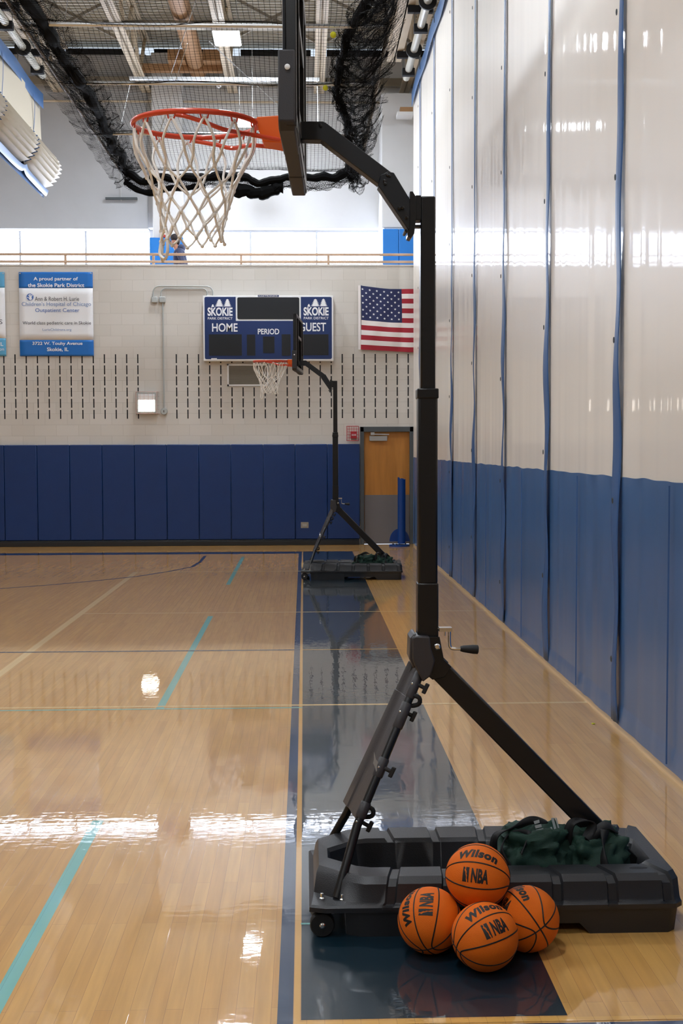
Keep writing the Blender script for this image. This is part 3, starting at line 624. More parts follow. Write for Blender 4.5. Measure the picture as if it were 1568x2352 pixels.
q.build('white_hand', M['textw'], o, t.location)
t = banner('sponsor_banner', 'teal and white banner cut by the left edge of the photo', -155, 10, 625, 818, 661, 777, M['bannert'], [
    ('S', -1.5, 734, 5.5, 744.5, M['textg'], .0), ('IL', -1, 786, 7.5, 794.5, M['textw'], .01), ('om', -1, 800.5, 9.5, 805.5, M['textw'], .0)], 4.5)

# flag
t = thing('flag', 'United States flag hung flat on the block wall above the door', 'flag', (aty(825, 808, YW).x, YW-.03, aty(825, 808, YW).z))
fx0 = aty(828, 730, YW-.03).x; FW_ = 1.86; top = [(0, 655), (.07, 660), (.2, 664.5), (.35, 665), (1.5, 664)]
def fl_top(x): # x metres from hoist
    y = 655.5 + 8.5*min(1, (x/.55))**.8 if x < .55 else 664
    return aty(850, y, YW-.03).z
def fl_bot(x):
    y = 803 + 6*min(1, x/.9); return aty(850, y, YW-.03).z
def fpt(x, v, d=0):
    zt_, zb_ = fl_top(x), fl_bot(x); return (fx0+x+(.012*sin(v*3)), YW-.03-.012*(1+sin(x*5+v*3))-.006*sin(x*17-v*8)-d, zb_+(zt_-zb_)*v)
def fpatch(x0, x1, v0, v1, m, nm):
    q = MB(); nx = max(4, int((x1-x0)/.04)); nv = max(2, int((v1-v0)*30)); q.grid([[fpt(x0+(x1-x0)*i/nx, v0+(v1-v0)*j/nv) for i in range(nx+1)] for j in range(nv+1)])
    o = q.build(nm, m, t, t.location); return o
FX1 = .985+.8
for k in range(13):
    v1 = 1-k/13; v0 = 1-(k+1)/13; x0_ = .75 if k < 7 else 0
    fpatch(x0_, FX1, v0, v1, M['red'] if k % 2 == 0 else M['flagw'], 'stripe')
o = fpatch(0, .75, 6/13, 1, M['flagb'], 'canton')
q = MB(); q.box((fx0-.045, YW-.045, fl_bot(0)), (fx0, YW-.03, fl_top(0))); q.build('hoist_band', M['flagw'], t, t.location)
q = MB()
for r in range(9):
    n = 6 if r % 2 == 0 else 5
    for cix in range(n):
        sx = (.03 if r % 2 == 0 else .095)+cix*.1325; sv = 1-(7/13)*(r+1)/10
        P = []
        for k in range(10):
            rr = .024 if k % 2 == 0 else .0095; th = pi/2+k*pi/5; P.append(fpt(sx+rr*cos(th), sv+rr*sin(th)/1.2, .003))
        c_ = fpt(sx, sv, .003); q.add([c_]+P, [(0, k+1, (k+1) % 10+1) for k in range(10)])
q.build('stars', M['textw'], o, t.location, smooth=False)

# blue volleyball standard pad
p = aty(923, 1257, 22.0); 
p = atz(922, 1252, .02)
t = thing('net_post_stand', 'blue upright post with half-round plate standing by the door', 'post', (p.x, p.y, 0))
q = MB(); n = 20; rings = []
for k in range(n+1):
    z = .05+1.17*k/n
    ring = []
    for j in range(18):
        th = radians(-150+300*j/17 - 90); rr = .072; ring.append((rr*cos(th), rr*sin(th), z))
    for j in range(17, -1, -1):
        th = radians(-150+300*j/17 - 90); rr = .058; ring.append((rr*cos(th), rr*sin(th), z))
    if k == n:
        ring = [(x_, y_, z_+.025*abs(sin(i*.9))-.02*(x_/.07)) for i, (x_, y_, z_) in enumerate(ring)]
    rings.append(ring)
q.loft(rings, False, True); q.build('post_pad', M['bluest'], t)
q = MB(); q.prism([(-.17+0, 0)]+[(.185*cos(pi-k*pi/20)+.0, .235*sin(k*pi/20)) for k in range(21)]+[(.17, 0)], (-.03, .12, .08), (1, 0, 0), (0, 0, 1), (0, -.02, 0)); q.build('half_round_plate', M['bluest'], t)
q = MB(); q.loft([[(-.04+.19*cos(2*pi*k/28), .19*sin(2*pi*k/28)*.9, z) for k in range(28)] for z in (0.001, .03)]); q.build('base_plate', M['bluest'], t)
for x_, y_ in ((-.16, -.05), (-.10, -.12), (.08, .1)):
    q = MB(); q.lathe([(.012, 0), (.012, .02), (.006, .026)], (x_, y_, .03), (0, 0, 1), 10); q.build('bolt', M['dark'], t)
q = MB(); q.tube([(-.03, .10, .02), (-.03, .11, .10)], .012, 8); q.build('plate_support', M['bluest'], t)

# ================================================================== RIGHT CURTAIN
XC = 2.02; ZCT = 8.1; ZB = 1.60
straps = [21.0, 18.75, 16.5, 14.3, 12.2, 10.0, 7.73, 5.48, 3.2, .95]
rnd = random.Random(3); comps = [(rnd.uniform(.07, .8)**1.0, rnd.uniform(0, 6.28), rnd.uniform(.3, 1)) for _ in range(16)]
def ripple(y, z, amp):
    s = 0
    for wl, ph, a_ in comps: s += a_*wl*sin(2*pi*y/wl + ph + .12*sin(z*1.1+ph*3))
    return amp*s*(.55+.45*noise.noise(V((y*.4, z*.12, 3))))
def cpt(y, z):
    amp = .0028 if z > ZB else .0055
    hang = min(1, .35+.65*(1-abs(z-2.2)/6.5))
    x = XC + ripple(y, z, amp)*hang
    if z < .16: x -= .012*max(0, (.16-z)/.16)**.5
    return (x, y, z)
ys = []; y = -1.5
while y < 22.42: ys.append(y); y += .02
T = thing('divider_curtain', 'tall divider curtain hanging on the right, cream above and blue below', 'curtain', (XC, 11, 0))
b = MB(); zs = [ZB+(ZCT-ZB)*k/16 for k in range(17)]; b.grid([[cpt(y, z) for y in ys] for z in zs]); b.build('upper_panel', M['cwhite'], T, T.location, ang=80)
b = MB(); zs = [.035, .09, .13, .16, .17, .30, .5, .7, .9, 1.1, 1.3, 1.5, ZB, ZB+.02]
b.grid([[(cpt(y, z)[0]-.003, y, z + (.012*noise.noise(V((y*3, 0, 0))) if z >= ZB else 0)) for y in ys] for z in zs]); b.build('lower_panel', M['cblue'], T, T.location, ang=80)
b = MB()
b.grid([[(XC-.035-.01*sin(y*2.7), y, z+.02*sin(y*2.8)) for y in ys[::4]] for z in (ZCT-.12, ZCT, ZCT+.13)]); o = b.build('top_band', M['hem'], T, T.location); sm = o.modifiers.new('s', 'SOLIDIFY'); sm.thickness = .006
for si, sy in enumerate(straps):
    rr = random.Random(si*11+2); q = MB(); rows = []
    N = 70
    for k in range(N+1):
        z = .045+(ZCT-.05-.045)*k/N
        bulge = .5+.5*sin(z*2*pi/1.02 + si)
        low = max(0, min(1, (5.2-z)/3.0))
        wdt = .042+.022*low+.008*noise.noise(V((z*1.3, si, 0)))
        off = .004+.016*low*bulge
        tw = .12*sin(z*3.1+si*2)*(.3+.7*low)
        cx_, cy_ = XC-off-.012, sy+.015*sin(z*.8+si)
        rows.append([(cx_+s*wdt*sin(tw)-(0 if s else .006), cy_+s*wdt*cos(tw)*1.15, z) for s in (-1, -.5, 0, .5, 1)])
    q.grid(rows); o = q.build('strap', M['strap'], T, T.location, ang=60); sm = o.modifiers.new('s', 'SOLIDIFY'); sm.thickness = .003
    for k in range(8):
        z = .45+1.02*k + .3*(si % 2)
        if z < ZCT-.4:
            q = MB(); q.tube([(XC-.052+.002, sy+.012*cos(a_), z+.018*sin(a_)) for a_ in [2*pi*j/12 for j in range(12)]], .0028, 6, closed=True); q.build('strap_ring', M['frame'], o, T.location)
# seams on blue panel halfway
for sy in [s+1.12 for s in straps]:
    q = MB(); q.grid([[(XC-.022, sy-.006, z), (XC-.030, sy, z), (XC-.022, sy+.006, z)] for z in (.06, .6, 1.1, ZB)]); q.build('seam', M['strap'], T, T.location)

def curtain_drive(Xp, lab, ylist, zp, xs_):
    T = thing('curtain_winch_pipe', lab, 'pipe', (Xp, 12, zp), 'winch pipes above the divider curtains')
    b = MB(); b.tube([(Xp, -2, zp), (Xp, 22.3, zp)], .062, 16); b.build('pipe', M['tube'], T, T.location)
    b = MB(); b.box((Xp+xs_[0], -2, zp+.34), (Xp+xs_[0]+.02, 22.5, zp+.55)); b.box((Xp+xs_[0]-.12, -2, zp+.34), (Xp+xs_[0]+.14, 22.5, zp+.36)); b.box((Xp+xs_[0]-.12, -2, zp+.53), (Xp+xs_[0]+.14, 22.5, zp+.55)); b.build('beam', M['steel'], T, T.location, smooth=False)
    for y in ylist:
        q = MB(); q.box((Xp-.20, y-.04, zp+.22), (Xp+.20, y+.04, zp+.33)); o = q.build('hanger_plate', M['dark'], T, T.location)
        q = MB(); q.tube([(Xp-.09, y, zp+.22), (Xp-.09, y, zp-.07)], .006, 6); q.tube([(Xp+.09, y, zp+.22), (Xp+.09, y, zp-.07)], .006, 6); q.build('hanger_rod', M['frame'], o, T.location)
        q = MB(); q.box((Xp-.11, y-.10, zp-.10), (Xp+.11, y+.02, zp+.03)); q.build('saddle', M['dark'], o, T.location, bevel=.01)
        yd = y-1.15
        q = MB(); q.lathe([(.07, -.02), (.135, -.02), (.135, .02), (.07, .02)], (Xp, yd, zp), (0, 1, 0), 28); q.build('winch_disc', M['rubber'], T, T.location)
        q = MB(); q.tube([(Xp+.08*xs_[1], yd, zp-.08), (Xp+.10*xs_[1], yd, zp-.32)], .006, 5); q.build('lift_cord', M['frame'], T, T.location)
curtain_drive(1.88, 'white winch pipe with black discs above the hanging curtain on the right', [21.9, 19.65, 17.4, 15.15, 12.9, 10.65], 8.45, (-.22, 1))
curtain_drive(-4.62, 'white winch pipe with black discs above the raised curtain on the left', [21.9, 19.65, 17.4, 15.15], 8.45, (.28, -1))

# ================================================================== LEFT CURTAIN (raised)
XL_ = -4.72
T = thing('raised_curtain', 'cream divider curtain folded up under the roof on the left', 'curtain', (XL_, 18, 7))
yl = [10+.1*k for k in range(127)]
b = MB(); b.grid([[(XL_+.02*sin(y*2+z*2), y, z) for y in yl] for z in (6.9, 7.2, 7.5, 7.8, 8.02)]); b.build('upper_panel', M['dimmed_vinyl'], T, T.location)
b = MB(); b.grid([[(XL_+.03+.012*sin(y*2.3), y, z+.02*sin(y*2.8)) for y in yl] for z in (7.94, 8.05, 8.2)]); o = b.build('top_band', M['hem'], T, T.location); sm = o.modifiers.new('s', 'SOLIDIFY'); sm.thickness = .006
def prof(k, n, y):
    """pleat stack cross-section, pinched at the belts"""
    d = abs(((y-18.55) % 2.25)-1.125)/1.125      # 1 at belts, 0 between
    pin = d**10
    sag = .035*(1-d*d)
    f = k/n; zz = 7.18 - .62*f*(1-.07*pin) - sag*(.4+f)*.6
    xx = XL_+.10+.20*sin(pi*f)*(1-.1*pin) + (.065 if k % 2 else -.05)*(1-.3*pin)
    return (xx, y, zz)
b = MB(); n = 18; b.grid([[prof(k, n, y) for y in yl] for k in range(n+1)]); b.build('folded_pleats', M['dimmed_vinyl'], T, T.location, ang=12)
b = MB(); b.grid([[(prof(n, n, y)[0]-.04+.10*f, y, prof(n, n, y)[2]-.05-.10*sin(pi*f)+.006*sin(y*3)) for y in yl] for f in (0, .25, .5, .75, 1.0)]); b.grid([[(XL_+.02, y, 7.1-f*.75) for y in yl] for f in (0, .5, 1)]); b.build('blue_folds', M['cblue'], T, T.location)
b = MB(); b.loft([[prof(k, n, 22.6) if 0 else (prof(k, n, y_)[0], y_, prof(k, n, y_)[2]) for k in range(n+1)] for y_ in (22.58, 22.6)], True, True); b.build('pleat_end', M['dimmed_vinyl'], T, T.location)
for y in (11.8, 14.05, 16.3, 18.55, 20.8):
    yy = y
    q = MB(); q.tube([V(prof(k, n, yy))+V((.02, 0, 0)) for k in range(n+1)], .014, 6); q.build('belt', M['strap'], T, T.location)
    q = MB(); rows = [[(XL_+.035+.02*sin(z*5), yy+1.0+s*.02+.06*sin((8.0-z)*1.7), z) for s in (-1, 1)] for z in (8.0, 7.8, 7.6, 7.4, 7.25)]; q.grid(rows); q.build('strap', M['strap'], T, T.location)

# ================================================================== BATTING CAGE
ZN = 6.3; XR = .93; XLc = -2.95
T = thing('batting_cage', 'black batting cage net hoisted up under the ceiling on silver pipes', 'net', (-1, 16, ZN))
for X, nm in ((XR, 'r'), (XLc, 'l')):
    b = MB(); b.tube([(X, 8.5, ZN), (X, 20.1, ZN)], .026, 12); b.build('side_rail', M['steel_d'], T, T.location)
for yy in (11.0, 13.35, 15.45, 17.9):
    b = MB(); b.tube([(XLc, yy, ZN+.03), (XR-.0, yy, ZN+.03)], .024, 12); b.build('cross_pipe', M['silver'], T, T.location)
# net top: real cords
def sag(x, y):
    ks = [8.5, 11.0, 13.35, 15.45, 17.9, 20.1]; z = ZN+.05
    for i in range(5):
        if ks[i] <= y <= ks[i+1]: f = (y-ks[i])/(ks[i+1]-ks[i]); z -= .22*4*f*(1-f)
    return z - .02*sin(x*3+y) + .03*noise.noise(V((x*2, y*2, 0)))
b = MB(); st = .055
def ribbon(b, P, w):
    pts = [V(p) for p in P]; vs = []; n = len(pts)
    for i, p in enumerate(pts):
        t_ = (pts[min(i+1, n-1)]-pts[max(i-1, 0)]).normalized(); s = t_.cross(V((0, .25, 1))).normalized()
        vs += [p - s*w/2, p + s*w/2]
    b.add(vs, [(2*i, 2*i+1, 2*i+3, 2*i+2) for i in range(n-1)])
y = 10.2
while y < 20.1:
    ribbon(b, [(x, y, sag(x, y)) for x in [XLc+(XR-XLc)*k/24 for k in range(25)]], .0048); y += st
x = XLc
while x < XR:
    ribbon(b, [(x, yv, sag(x, yv)) for yv in [10.2+9.9*k/90 for k in range(91)]], .0042); x += st
b.build('net_roof', M['netb'], T, T.location, smooth=False)
def resample(P, n):
    P = [V(p) for p in P]; d = [0]
    for i in range(1, len(P)): d.append(d[-1]+(P[i]-P[i-1]).length)
    out = []
    for k in range(n+1):
        s = d[-1]*k/n; i = 0
        while i < len(P)-2 and d[i+1] < s: i += 1
        f = (s-d[i])/max(1e-6, d[i+1]-d[i]); p0 = P[max(i-1, 0)]; p1 = P[i]; p2 = P[i+1]; p3 = P[min(i+2, len(P)-1)]
        out.append(.5*((2*p1)+(p2-p0)*f+(2*p0-5*p1+4*p2-p3)*f*f+(3*p1-p0-3*p2+p3)*f**3))
    return out
def rope(b, P, r, seed=0, n=160):
    pts = resample(P, n); rs = [r*(.7+.6*abs(noise.noise(V((i*.07, seed, 0)))) + .14*noise.noise(V((i*.35, seed, 5)))) for i in range(n+1)]
    pts = [p+V((noise.noise(V((i*.1, seed, 1)))*r*.8, 0, noise.noise(V((i*.1, seed, 9)))*r*.8)) for i, p in enumerate(pts)]
    b.tube(pts, rs, 9)
def lattice(b, A, B, n, m, w, seed, fold=.08, droop=.1, diag=True):
    """crumpled netting strung between the paths A and B"""
    A = resample(A, n); B = resample(B, n); G = []
    for i in range(n+1):
        row = []
        for j in range(m+1):
            f = j/m; p = A[i].lerp(B[i], f)
            q = V((noise.noise(V((i*.14, f*3, seed))), noise.noise(V((i*.14, f*3, seed+20))), noise.noise(V((i*.14, f*3, seed+40)))))*fold*2
            q += V((noise.noise(V((i*.5, f*6, seed))), 0, noise.noise(V((i*.5, f*6, seed+7)))))*fold*.22
            row.append(p+q+V((0, 0, -droop*4*f*(1-f))))
        G.append(row)
    def edge(p, q):
        d = (q-p); s = d.cross(V((.3, 1, .2))); 
        if s.length < 1e-6: return
        s = s.normalized()*w/2; b.add([p-s, p+s, q+s, q-s], [(0, 1, 2, 3)])
    for i in range(n):
        for j in range(m):
            if diag:
                edge(G[i][j], G[i+1][j+1]); edge(G[i+1][j], G[i][j+1])
            else:
                edge(G[i][j], G[i+1][j]); edge(G[i][j], G[i][j+1])
def zp(*pts, z=ZN): return [atz(x, y, z) for x, y in pts]
railR = [(XR, 9.5, ZN), (XR, 13, ZN), (XR, 17, ZN), (XR, 20.1, ZN)]; railL = [(XLc, 9.5, ZN), (XLc, 13, ZN), (XLc, 17, ZN), (XLc, 20.1, ZN)]
coreR = zp((880, -90), (845, 0), (800, 75), (782, 150), (772, 210), (795, 270), (800, 340), (800, 400), z=ZN+.05)
coreL = zp((15, -90), (62, 0), (108, 70), (150, 140), (200, 213), (238, 285), (262, 335), (300, 405), z=ZN+.02)
far = [aty(x, y, 20.1) for x, y in ((285, 402), (330, 414), (380, 408), (470, 408), (540, 404), (590, 418), (650, 410), (720, 408), (780, 402), (812, 392))]
far2 = [p+V((0, .05, -.10-.1*abs(sin(i*1.1)))) for i, p in enumerate(far)]
b = MB(); rope(b, coreR, .062, 1); b.build('gathered_net', M['netb'], T, T.location)
b = MB(); rope(b, coreL, .085, 2); b.build('gathered_net', M['netb'], T, T.location)
b = MB(); rope(b, far, .085, 3); rope(b, far2[:4], .06, 4, 60); rope(b, far2[4:7], .12, 5, 60); b.build('gathered_net', M['netb'], T, T.location)
for nm, A, B, n, m, sd, fo, dr in (('r1', coreR, railR, 330, 26, 1, .10, .18), ('r2', coreR, railR, 220, 12, 4, .14, .30), ('r3', coreR, [V(p)+V((.06, 0, -.25)) for p in railR], 220, 10, 9, .12, .25), ('r4', [V(p)+V((-.06, 0, .08)) for p in coreR], [V(p)+V((.02, 0, -.05)) for p in coreR], 200, 7, 15, .12, .1), ('r5', [V(p)+V((-.02, 0, .03)) for p in coreR], [V(p)+V((.1, 0, -.08)) for p in coreR], 200, 7, 25, .10, .1),
                               ('l1', coreL, railL, 230, 9, 2, .10, .10), ('l2', coreL, [V(p)+V((-.05, 0, -.28)) for p in railL], 210, 9, 6, .07, .10), ('l3', [V(p)+V((.22, 0, .10)) for p in coreL], coreL, 230, 9, 12, .10, .0), ('l4', [V(p)+V((.1, 0, .05)) for p in coreL], railL, 230, 8, 16, .10, .1), ('l5', [V(p)+V((.08, 0, .05)) for p in coreL], [V(p)+V((-.05, 0, -.05)) for p in coreL], 230, 8, 26, .08, .1),
                               ('f1', far, far2, 160, 8, 3, .06, .02), ('f2', far, far2, 150, 6, 8, .08, .05), ('f3', far, far2, 150, 6, 18, .06, .05)):
    b = MB(); lattice(b, A, B, n, m, (.0023 if nm in ('r1', 'r2', 'r3') else .0032), sd, fo*(.32 if nm[0] == 'l' else .6), dr*(.5 if nm[0] == 'l' else .8)); b.build('draped_net', M['netb'], T, T.location, smooth=False)
# yellow balls at the bar ends
for px_, py_, yy, lb in ((765, 80, 13.3, 'upper'), (747, 202, 15.4, 'lower')):
    p = aty(px_, py_, yy); b = MB(); b.sphere((0, 0, 0), .033, 12); o = b.build('yellow_ball', M['yellow']); o.location = p; tag(o, 'small yellow ball caught in the batting cage net, %s of the two' % lb, 'ball', 'yellow balls in the cage net')
# trapeze bar and cables
yt = 18.8; a = aty(297, 180, yt); c = aty(733, 178, yt)
t = thing('hoist_bar', 'bright silver hoist bar hung on thin cables above the cage', 'bar', ((a.x+c.x)/2, yt, a.z))
b = MB(); b.box((a.x, yt-.03, a.z-.02), (c.x, yt+.03, a.z+.02)); b.build('bar', M['silver'], t, t.location, smooth=False)
for P in ([(a.x+.03, yt, a.z), aty(270, 320, 18.0)], [(a.x+.6, yt, a.z), aty(470, -60, 17)], [(c.x-.03, yt, a.z), aty(730, 300, 18.4)], [aty(480, 95, 17), aty(660, 262, 18.2)], [aty(430, 100, 17), aty(362, 320, 18)], [aty(155, 0, 15), aty(146, 78, 14.8)]):
    b = MB(); b.tube(P, .006, 6); b.build('cable', M['silver'], t, t.location)
p = aty(502, 190, 18.7); b = MB(); b.lathe([(.02, 0), (.035, .02), (.035, .09), (.02, .11)], (p.x, 18.75, p.z-.06), (0, 0, 1), 12); b.build('pulley', M['white'], t, t.location)

# ================================================================== PORTABLE HOOP (near), base origin
HY = 4.78; HO = V((.48, HY, 0))
H = thing('portable_basketball_hoop', 'large black portable basketball hoop nearest the camera, basketballs piled at its base', 'basketball hoop', HO, 'portable hoops along the side line')
def hb(b, name, m, parent=None, **k): return b.build(name, m, parent or H, HO, **k)
# --- base tray
grooves = [.30, .51, .72, .93, 1.14, 1.35]
def side_samples(x0, x1):
    s = {x0, x1}
    for g in grooves:
        for d in (-.022, -.015, .015, .022):
            if x0 < g+d < x1: s.add(g+d)
    for g in (.50, .53, .99, 1.05): s.add(g)
    k = x0
    while k < x1: s.add(k); k += .06
    return sorted(s)
base_xs = side_samples(.015, 1.40)
def ring(x0, x1, y0, y1, z, chL=.0, chR=.02, groove=0.0, cut=0.0):
    P = []
    def side(xs, yv, sgn):
        for X in xs:
            f = (X-.015)/1.385; x = x0+(x1-x0)*f; zz = z; yy = yv
            dL = x-x0; dR = x1-x
            if dL < chL: yy += sgn*(chL-dL)*.9
            if dR < chR: yy += sgn*(chR-dR)*.9
            if groove and min(abs(X-g) for g in grooves) < .0155: yy += sgn*groove*.6; zz -= groove
            if cut and .525 < X < 1.0: zz += cut
            P.append(V((x, yy, zz)))
    side(base_xs, y0, 1)
    for k in range(1, 10): P.append(V((x1, y0+chR*.9+(y1-y0-1.8*chR)*k/10, z)))
    side(base_xs[::-1], y1, -1)
    for k in range(1, 10): P.append(V((x0, y1-chL*.9-(y1-y0-1.8*chL)*k/10, z)))
    return P
b = MB()
b.loft([ring(.15, 1.385, 4.435, 5.05, 0, .03, .03, cut=.04), ring(.145, 1.39, 4.425, 5.06, .095, .02, .02), ring(.012, 1.405, 4.412, 5.07, .10, .02, .03), ring(.012, 1.405, 4.410, 5.072, .118, .02, .03),
        ring(.02, 1.402, 4.418, 5.065, .125, .02, .03, .004), ring(.03, 1.40, 4.422, 5.06, .135, .13, .03, .01), ring(.04, 1.395, 4.43, 5.05, .200, .15, .035, .012), ring(.05, 1.385, 4.452, 5.035, .222, .15, .04, .012), ring(.085, 1.335, 4.565, 4.91, .217, .13, .06, .012), ring(.095, 1.325, 4.58, 4.895, .203, .12, .06), ring(.12, 1.29, 4.60, 4.87, .06, .10, .06)], True, False)
b.k = 0
rg = ring(.12, 1.29, 4.60, 4.87, .06, .10, .06); b.add(rg, [tuple(range(len(rg)))])
hb(b, 'base', M['plast'], ang=28, bevel=.004)
bs = H.children[0]
for X in grooves[:-1]:   # raised tabs on the front edge
    q = MB(); q.box((X-.018, 4.404, .112), (X+.018, 4.43, .121)); hb(q, 'base_tab', M['plast'], bs)
q = MB(); q.lathe([(.014, 0), (.014, .006), (.004, .007)], (.53, 4.66, .061), (0, 0, 1), 16); hb(q, 'fill_cap', M['chrome'], bs)
q = MB(); q.loft([[V((1.26+.035*cos(a_), 4.51+.012*sin(a_), z)) for a_ in [2*pi*k/16 for k in range(16)]] for z in (.212, .2205)]); hb(q, 'rim_slot', M['dark'], bs)
for x_, y_ in ((.06, 4.47), (.135, 4.455), (1.31, 4.62), (1.31, 4.90)):
    q = MB(); zz = .137 if x_ < .5 else .07
    q.lathe([(.011, 0), (.011, .01), (.007, .014), (.007, .028), (.002, .030)], (x_, y_, zz-.01 if x_ < .5 else .17), (0, 0, 1), 12)
    if x_ < .5: hb(q, 'bolt', M['chrome'], bs)
    else: q.bar((x_, y_, .06), (x_, y_, .18), .04, .04); hb(q, 'bolt', M['chrome'] if 0 else M['pole'], bs)
# --- wheels
for yw in (4.455, 5.03):
    q = MB(); s = -1 if yw < HY else 1
    q.lathe([(.02, -.020), (.042, -.020), (.046, -.014), (.046, .014), (.042, .020), (.02, .020)], (.06, yw, .0465), (0, s, 0), 30); wo = hb(q, 'wheel', M['rubber'])
    q = MB(); q.lathe([(.011, .020), (.011, .026), (.006, .030)], (.06, yw, .0465), (0, s, 0), 14); hb(q, 'axle_cap', M['chrome'], wo)
    q = MB(); q.bar((.03, yw-s*.03, .10), (.055, yw-s*.03, .045), .03, .04); q.prism([(0, 0), (.13, 0), (.03, -.05), (0, -.05)], (.03, yw-s*.028, .10), (1, 0, 0), (0, 0, 1), (0, -s*.01, 0)); hb(q, 'wheel_bracket', M['alum'], wo)
# --- pole
q = MB(); q.box((.443, HY-.041, 1.04), (.525, HY+.041, 1.285)); hb(q, 'pole_foot', M['pole'], bevel=.006)
q = MB(); q.box((.4455, HY-.0385, 1.28), (.522, HY+.0385, 2.02)); lp = hb(q, 'lower_pole', M['pole'], bevel=.008)
q = MB(); q.box((.4415, HY-.042, 2.005), (.5255, HY+.042, 2.045)); hb(q, 'collar', M['pole'], bevel=.005)
q = MB(); q.box((.456, HY-.029, 2.04), (.5135, HY+.029, 2.785)); hb(q, 'upper_pole', M['pole'], bevel=.006)
# --- knee joint
for s in (-1, 1):
    q = MB(); q.prism([(.455, 1.075), (.528, 1.075), (.545, .985), (.575, .955), (.548, .915), (.50, .905), (.452, .945)], (0, HY+s*.047, 0), (1, 0, 0), (0, 0, 1), (0, s*.006, 0)); jp = hb(q, 'joint_plate', M['pole'], bevel=.002)
q = MB(); q.lathe([(.013, -.118), (.013, .008), (.008, .012)], (.517, HY-.055, 1.037), (0, -1, 0), 14); hb(q, 'bolt', M['chrome'], jp)
# --- brace
q = MB(); A_ = V((.495, HY, .975)); B_ = aty(1462, 2000, HY); q.bar(A_, B_, .085, .082); hb(q, 'brace', M['pole'], bevel=.006)
q = MB(); q.box((B_.x-.04, HY-.14, .07), (B_.x+.03, HY+.14, .135)); hb(q, 'brace_foot', M['pole'], bevel=.006)
# --- struts
Tp = aty(968, 1535, HY-.025); K = aty(824, 1884, 4.58); Bt = aty(773, 2062, 4.47)
Tq = aty(956, 1528, HY+.03); K2 = aty(800, 1860, 4.96); Bq = aty(757, 1935, 5.0)
for s, P, nm in ((0, (Tp, K, Bt), 'strut'), (1, (Tq, K2, Bq), 'strut')):
    q = MB(); pp = [P[0], P[0].lerp(P[1], .5), P[0].lerp(P[1], .9), P[1].lerp(P[2], .05)+(P[1]-P[0]).normalized()*.01, P[1].lerp(P[2], .5), P[2]]
    q.tube(pp, .0170, 14); hb(q, 'strut', M['pole'])
# plastic cover: spans from the front strut to the back strut
def cover(f0, f1, wi0, wi1, th, name, outset):
    q = MB(); rings = []
    up_ = (Tp-K).normalized(); side_ = (K2-K).normalized(); nrm = side_.cross(up_).normalized()
    if nrm.x > 0: nrm = -nrm
    N = 8
    for i in range(N+1):
        f = f0+(f1-f0)*i/N; a_ = Tp.lerp(K, f); c_ = aty(946+(796-946)*f, 1521+(1845-1521)*f, HY+.06+(4.95-HY-.06)*f)
        d = (c_-a_); L = d.length; d = d.normalized(); ww = wi0+(wi1-wi0)*i/N
        a_ = a_ + d*.0 + nrm*outset*.6; c_ = c_ + nrm*outset*0.6
        mid1 = a_.lerp(c_, .33)+nrm*.008; mid2 = a_.lerp(c_, .66)+nrm*.008
        nb = -nrm*th
        out = [a_-nrm*th, a_-d*.004, a_+nrm*.006+d*.004, mid1, mid1+d*.01-nrm*.006, mid2-nrm*.006, mid2+d*.01, c_+nrm*.008, c_+d*.012, c_+nb+d*.01, mid2+nb, mid1+nb, a_+d*.03+nb]
        rings.append(out)
    q.loft(rings); return hb(q, name, M['cover'], ang=30, bevel=.002)
cv1 = cover(.0, .42, .6, .7, .012, 'strut_cover', .012)
cv2 = cover(.20, 1.0, .9, .8, .016, 'strut_cover', .016)
for f0_, f1_, rr_ in ((.03, .20, .0195), (.235, .40, .0215), (.60, .72, .0215), (.885, .985, .0215)):
    q = MB(); q.tube([Tp.lerp(K, f0_), Tp.lerp(K, f0_+.01), Tp.lerp(K, f1_-.01), Tp.lerp(K, f1_)], [rr_*.9, rr_, rr_, rr_*.9], 18); hb(q, 'strut_clamp', M['cover'])
# head of the cover clamped to the pole
q = MB(); q.prism([(.418, 1.075), (.432, 1.083), (.487, 1.078), (.493, 1.03), (.508, .985), (.492, .925), (.46, .90), (.428, .965), (.420, .99)], (0, HY-.075, 0), (1, 0, 0), (0, 0, 1), (0, .10, 0)); ch = hb(q, 'cover_head', M['cover'], bevel=.006)
q = MB(); q.prism([(.412, 1.07), (.426, 1.088), (.436, 1.088), (.436, .96), (.425, .95), (.409, .99)], (0, HY-.058, 0), (1, 0, 0), (0, 0, 1), (0, .13, 0)); hb(q, 'cover_lip', M['cover'], ch, bevel=.005)
# knobs and handles
for px_, py_ in ((974, 1580), (946, 1644), (897, 1772), (846, 1897)):
    p = aty(px_, py_, 4.72 if py_ < 1700 else 4.62); ax = V((.86, -.3, -.42)).normalized()
    q = MB(); q.tube([p-ax*.03, p+ax*.004], .008, 10); ko = hb(q, 'knob', M['rubber'])
    q = MB(); sd = V((-.42, 0, -.9)).normalized(); q.bar(p+ax*.006-sd*.021, p+ax*.006+sd*.021, .016, .018, ax); hb(q, 'knob_grip', M['rubber'], ko, bevel=.003)
    for kx in (0,):
        g = aty(px_-27, py_-10, 4.66 if py_ < 1700 else 4.53); q = MB(); q.sphere(g, .0045, 8); hb(q, 'rivet', M['chrome'], ko)
for px_, py_ in ((955, 1612), (848, 1868)):
    p = aty(px_, py_, 4.72 if py_ < 1700 else 4.62)
    q = MB(); q.tube(resample([p+V((-.03, .0, .03)), p+V((.01, -.01, .02)), p+V((.012, -.01, -.004)), p+V((-.01, 0, -.015)), p+V((-.035, 0, -.012))], 16), .009, 10); hb(q, 'handle', M['rubber'])
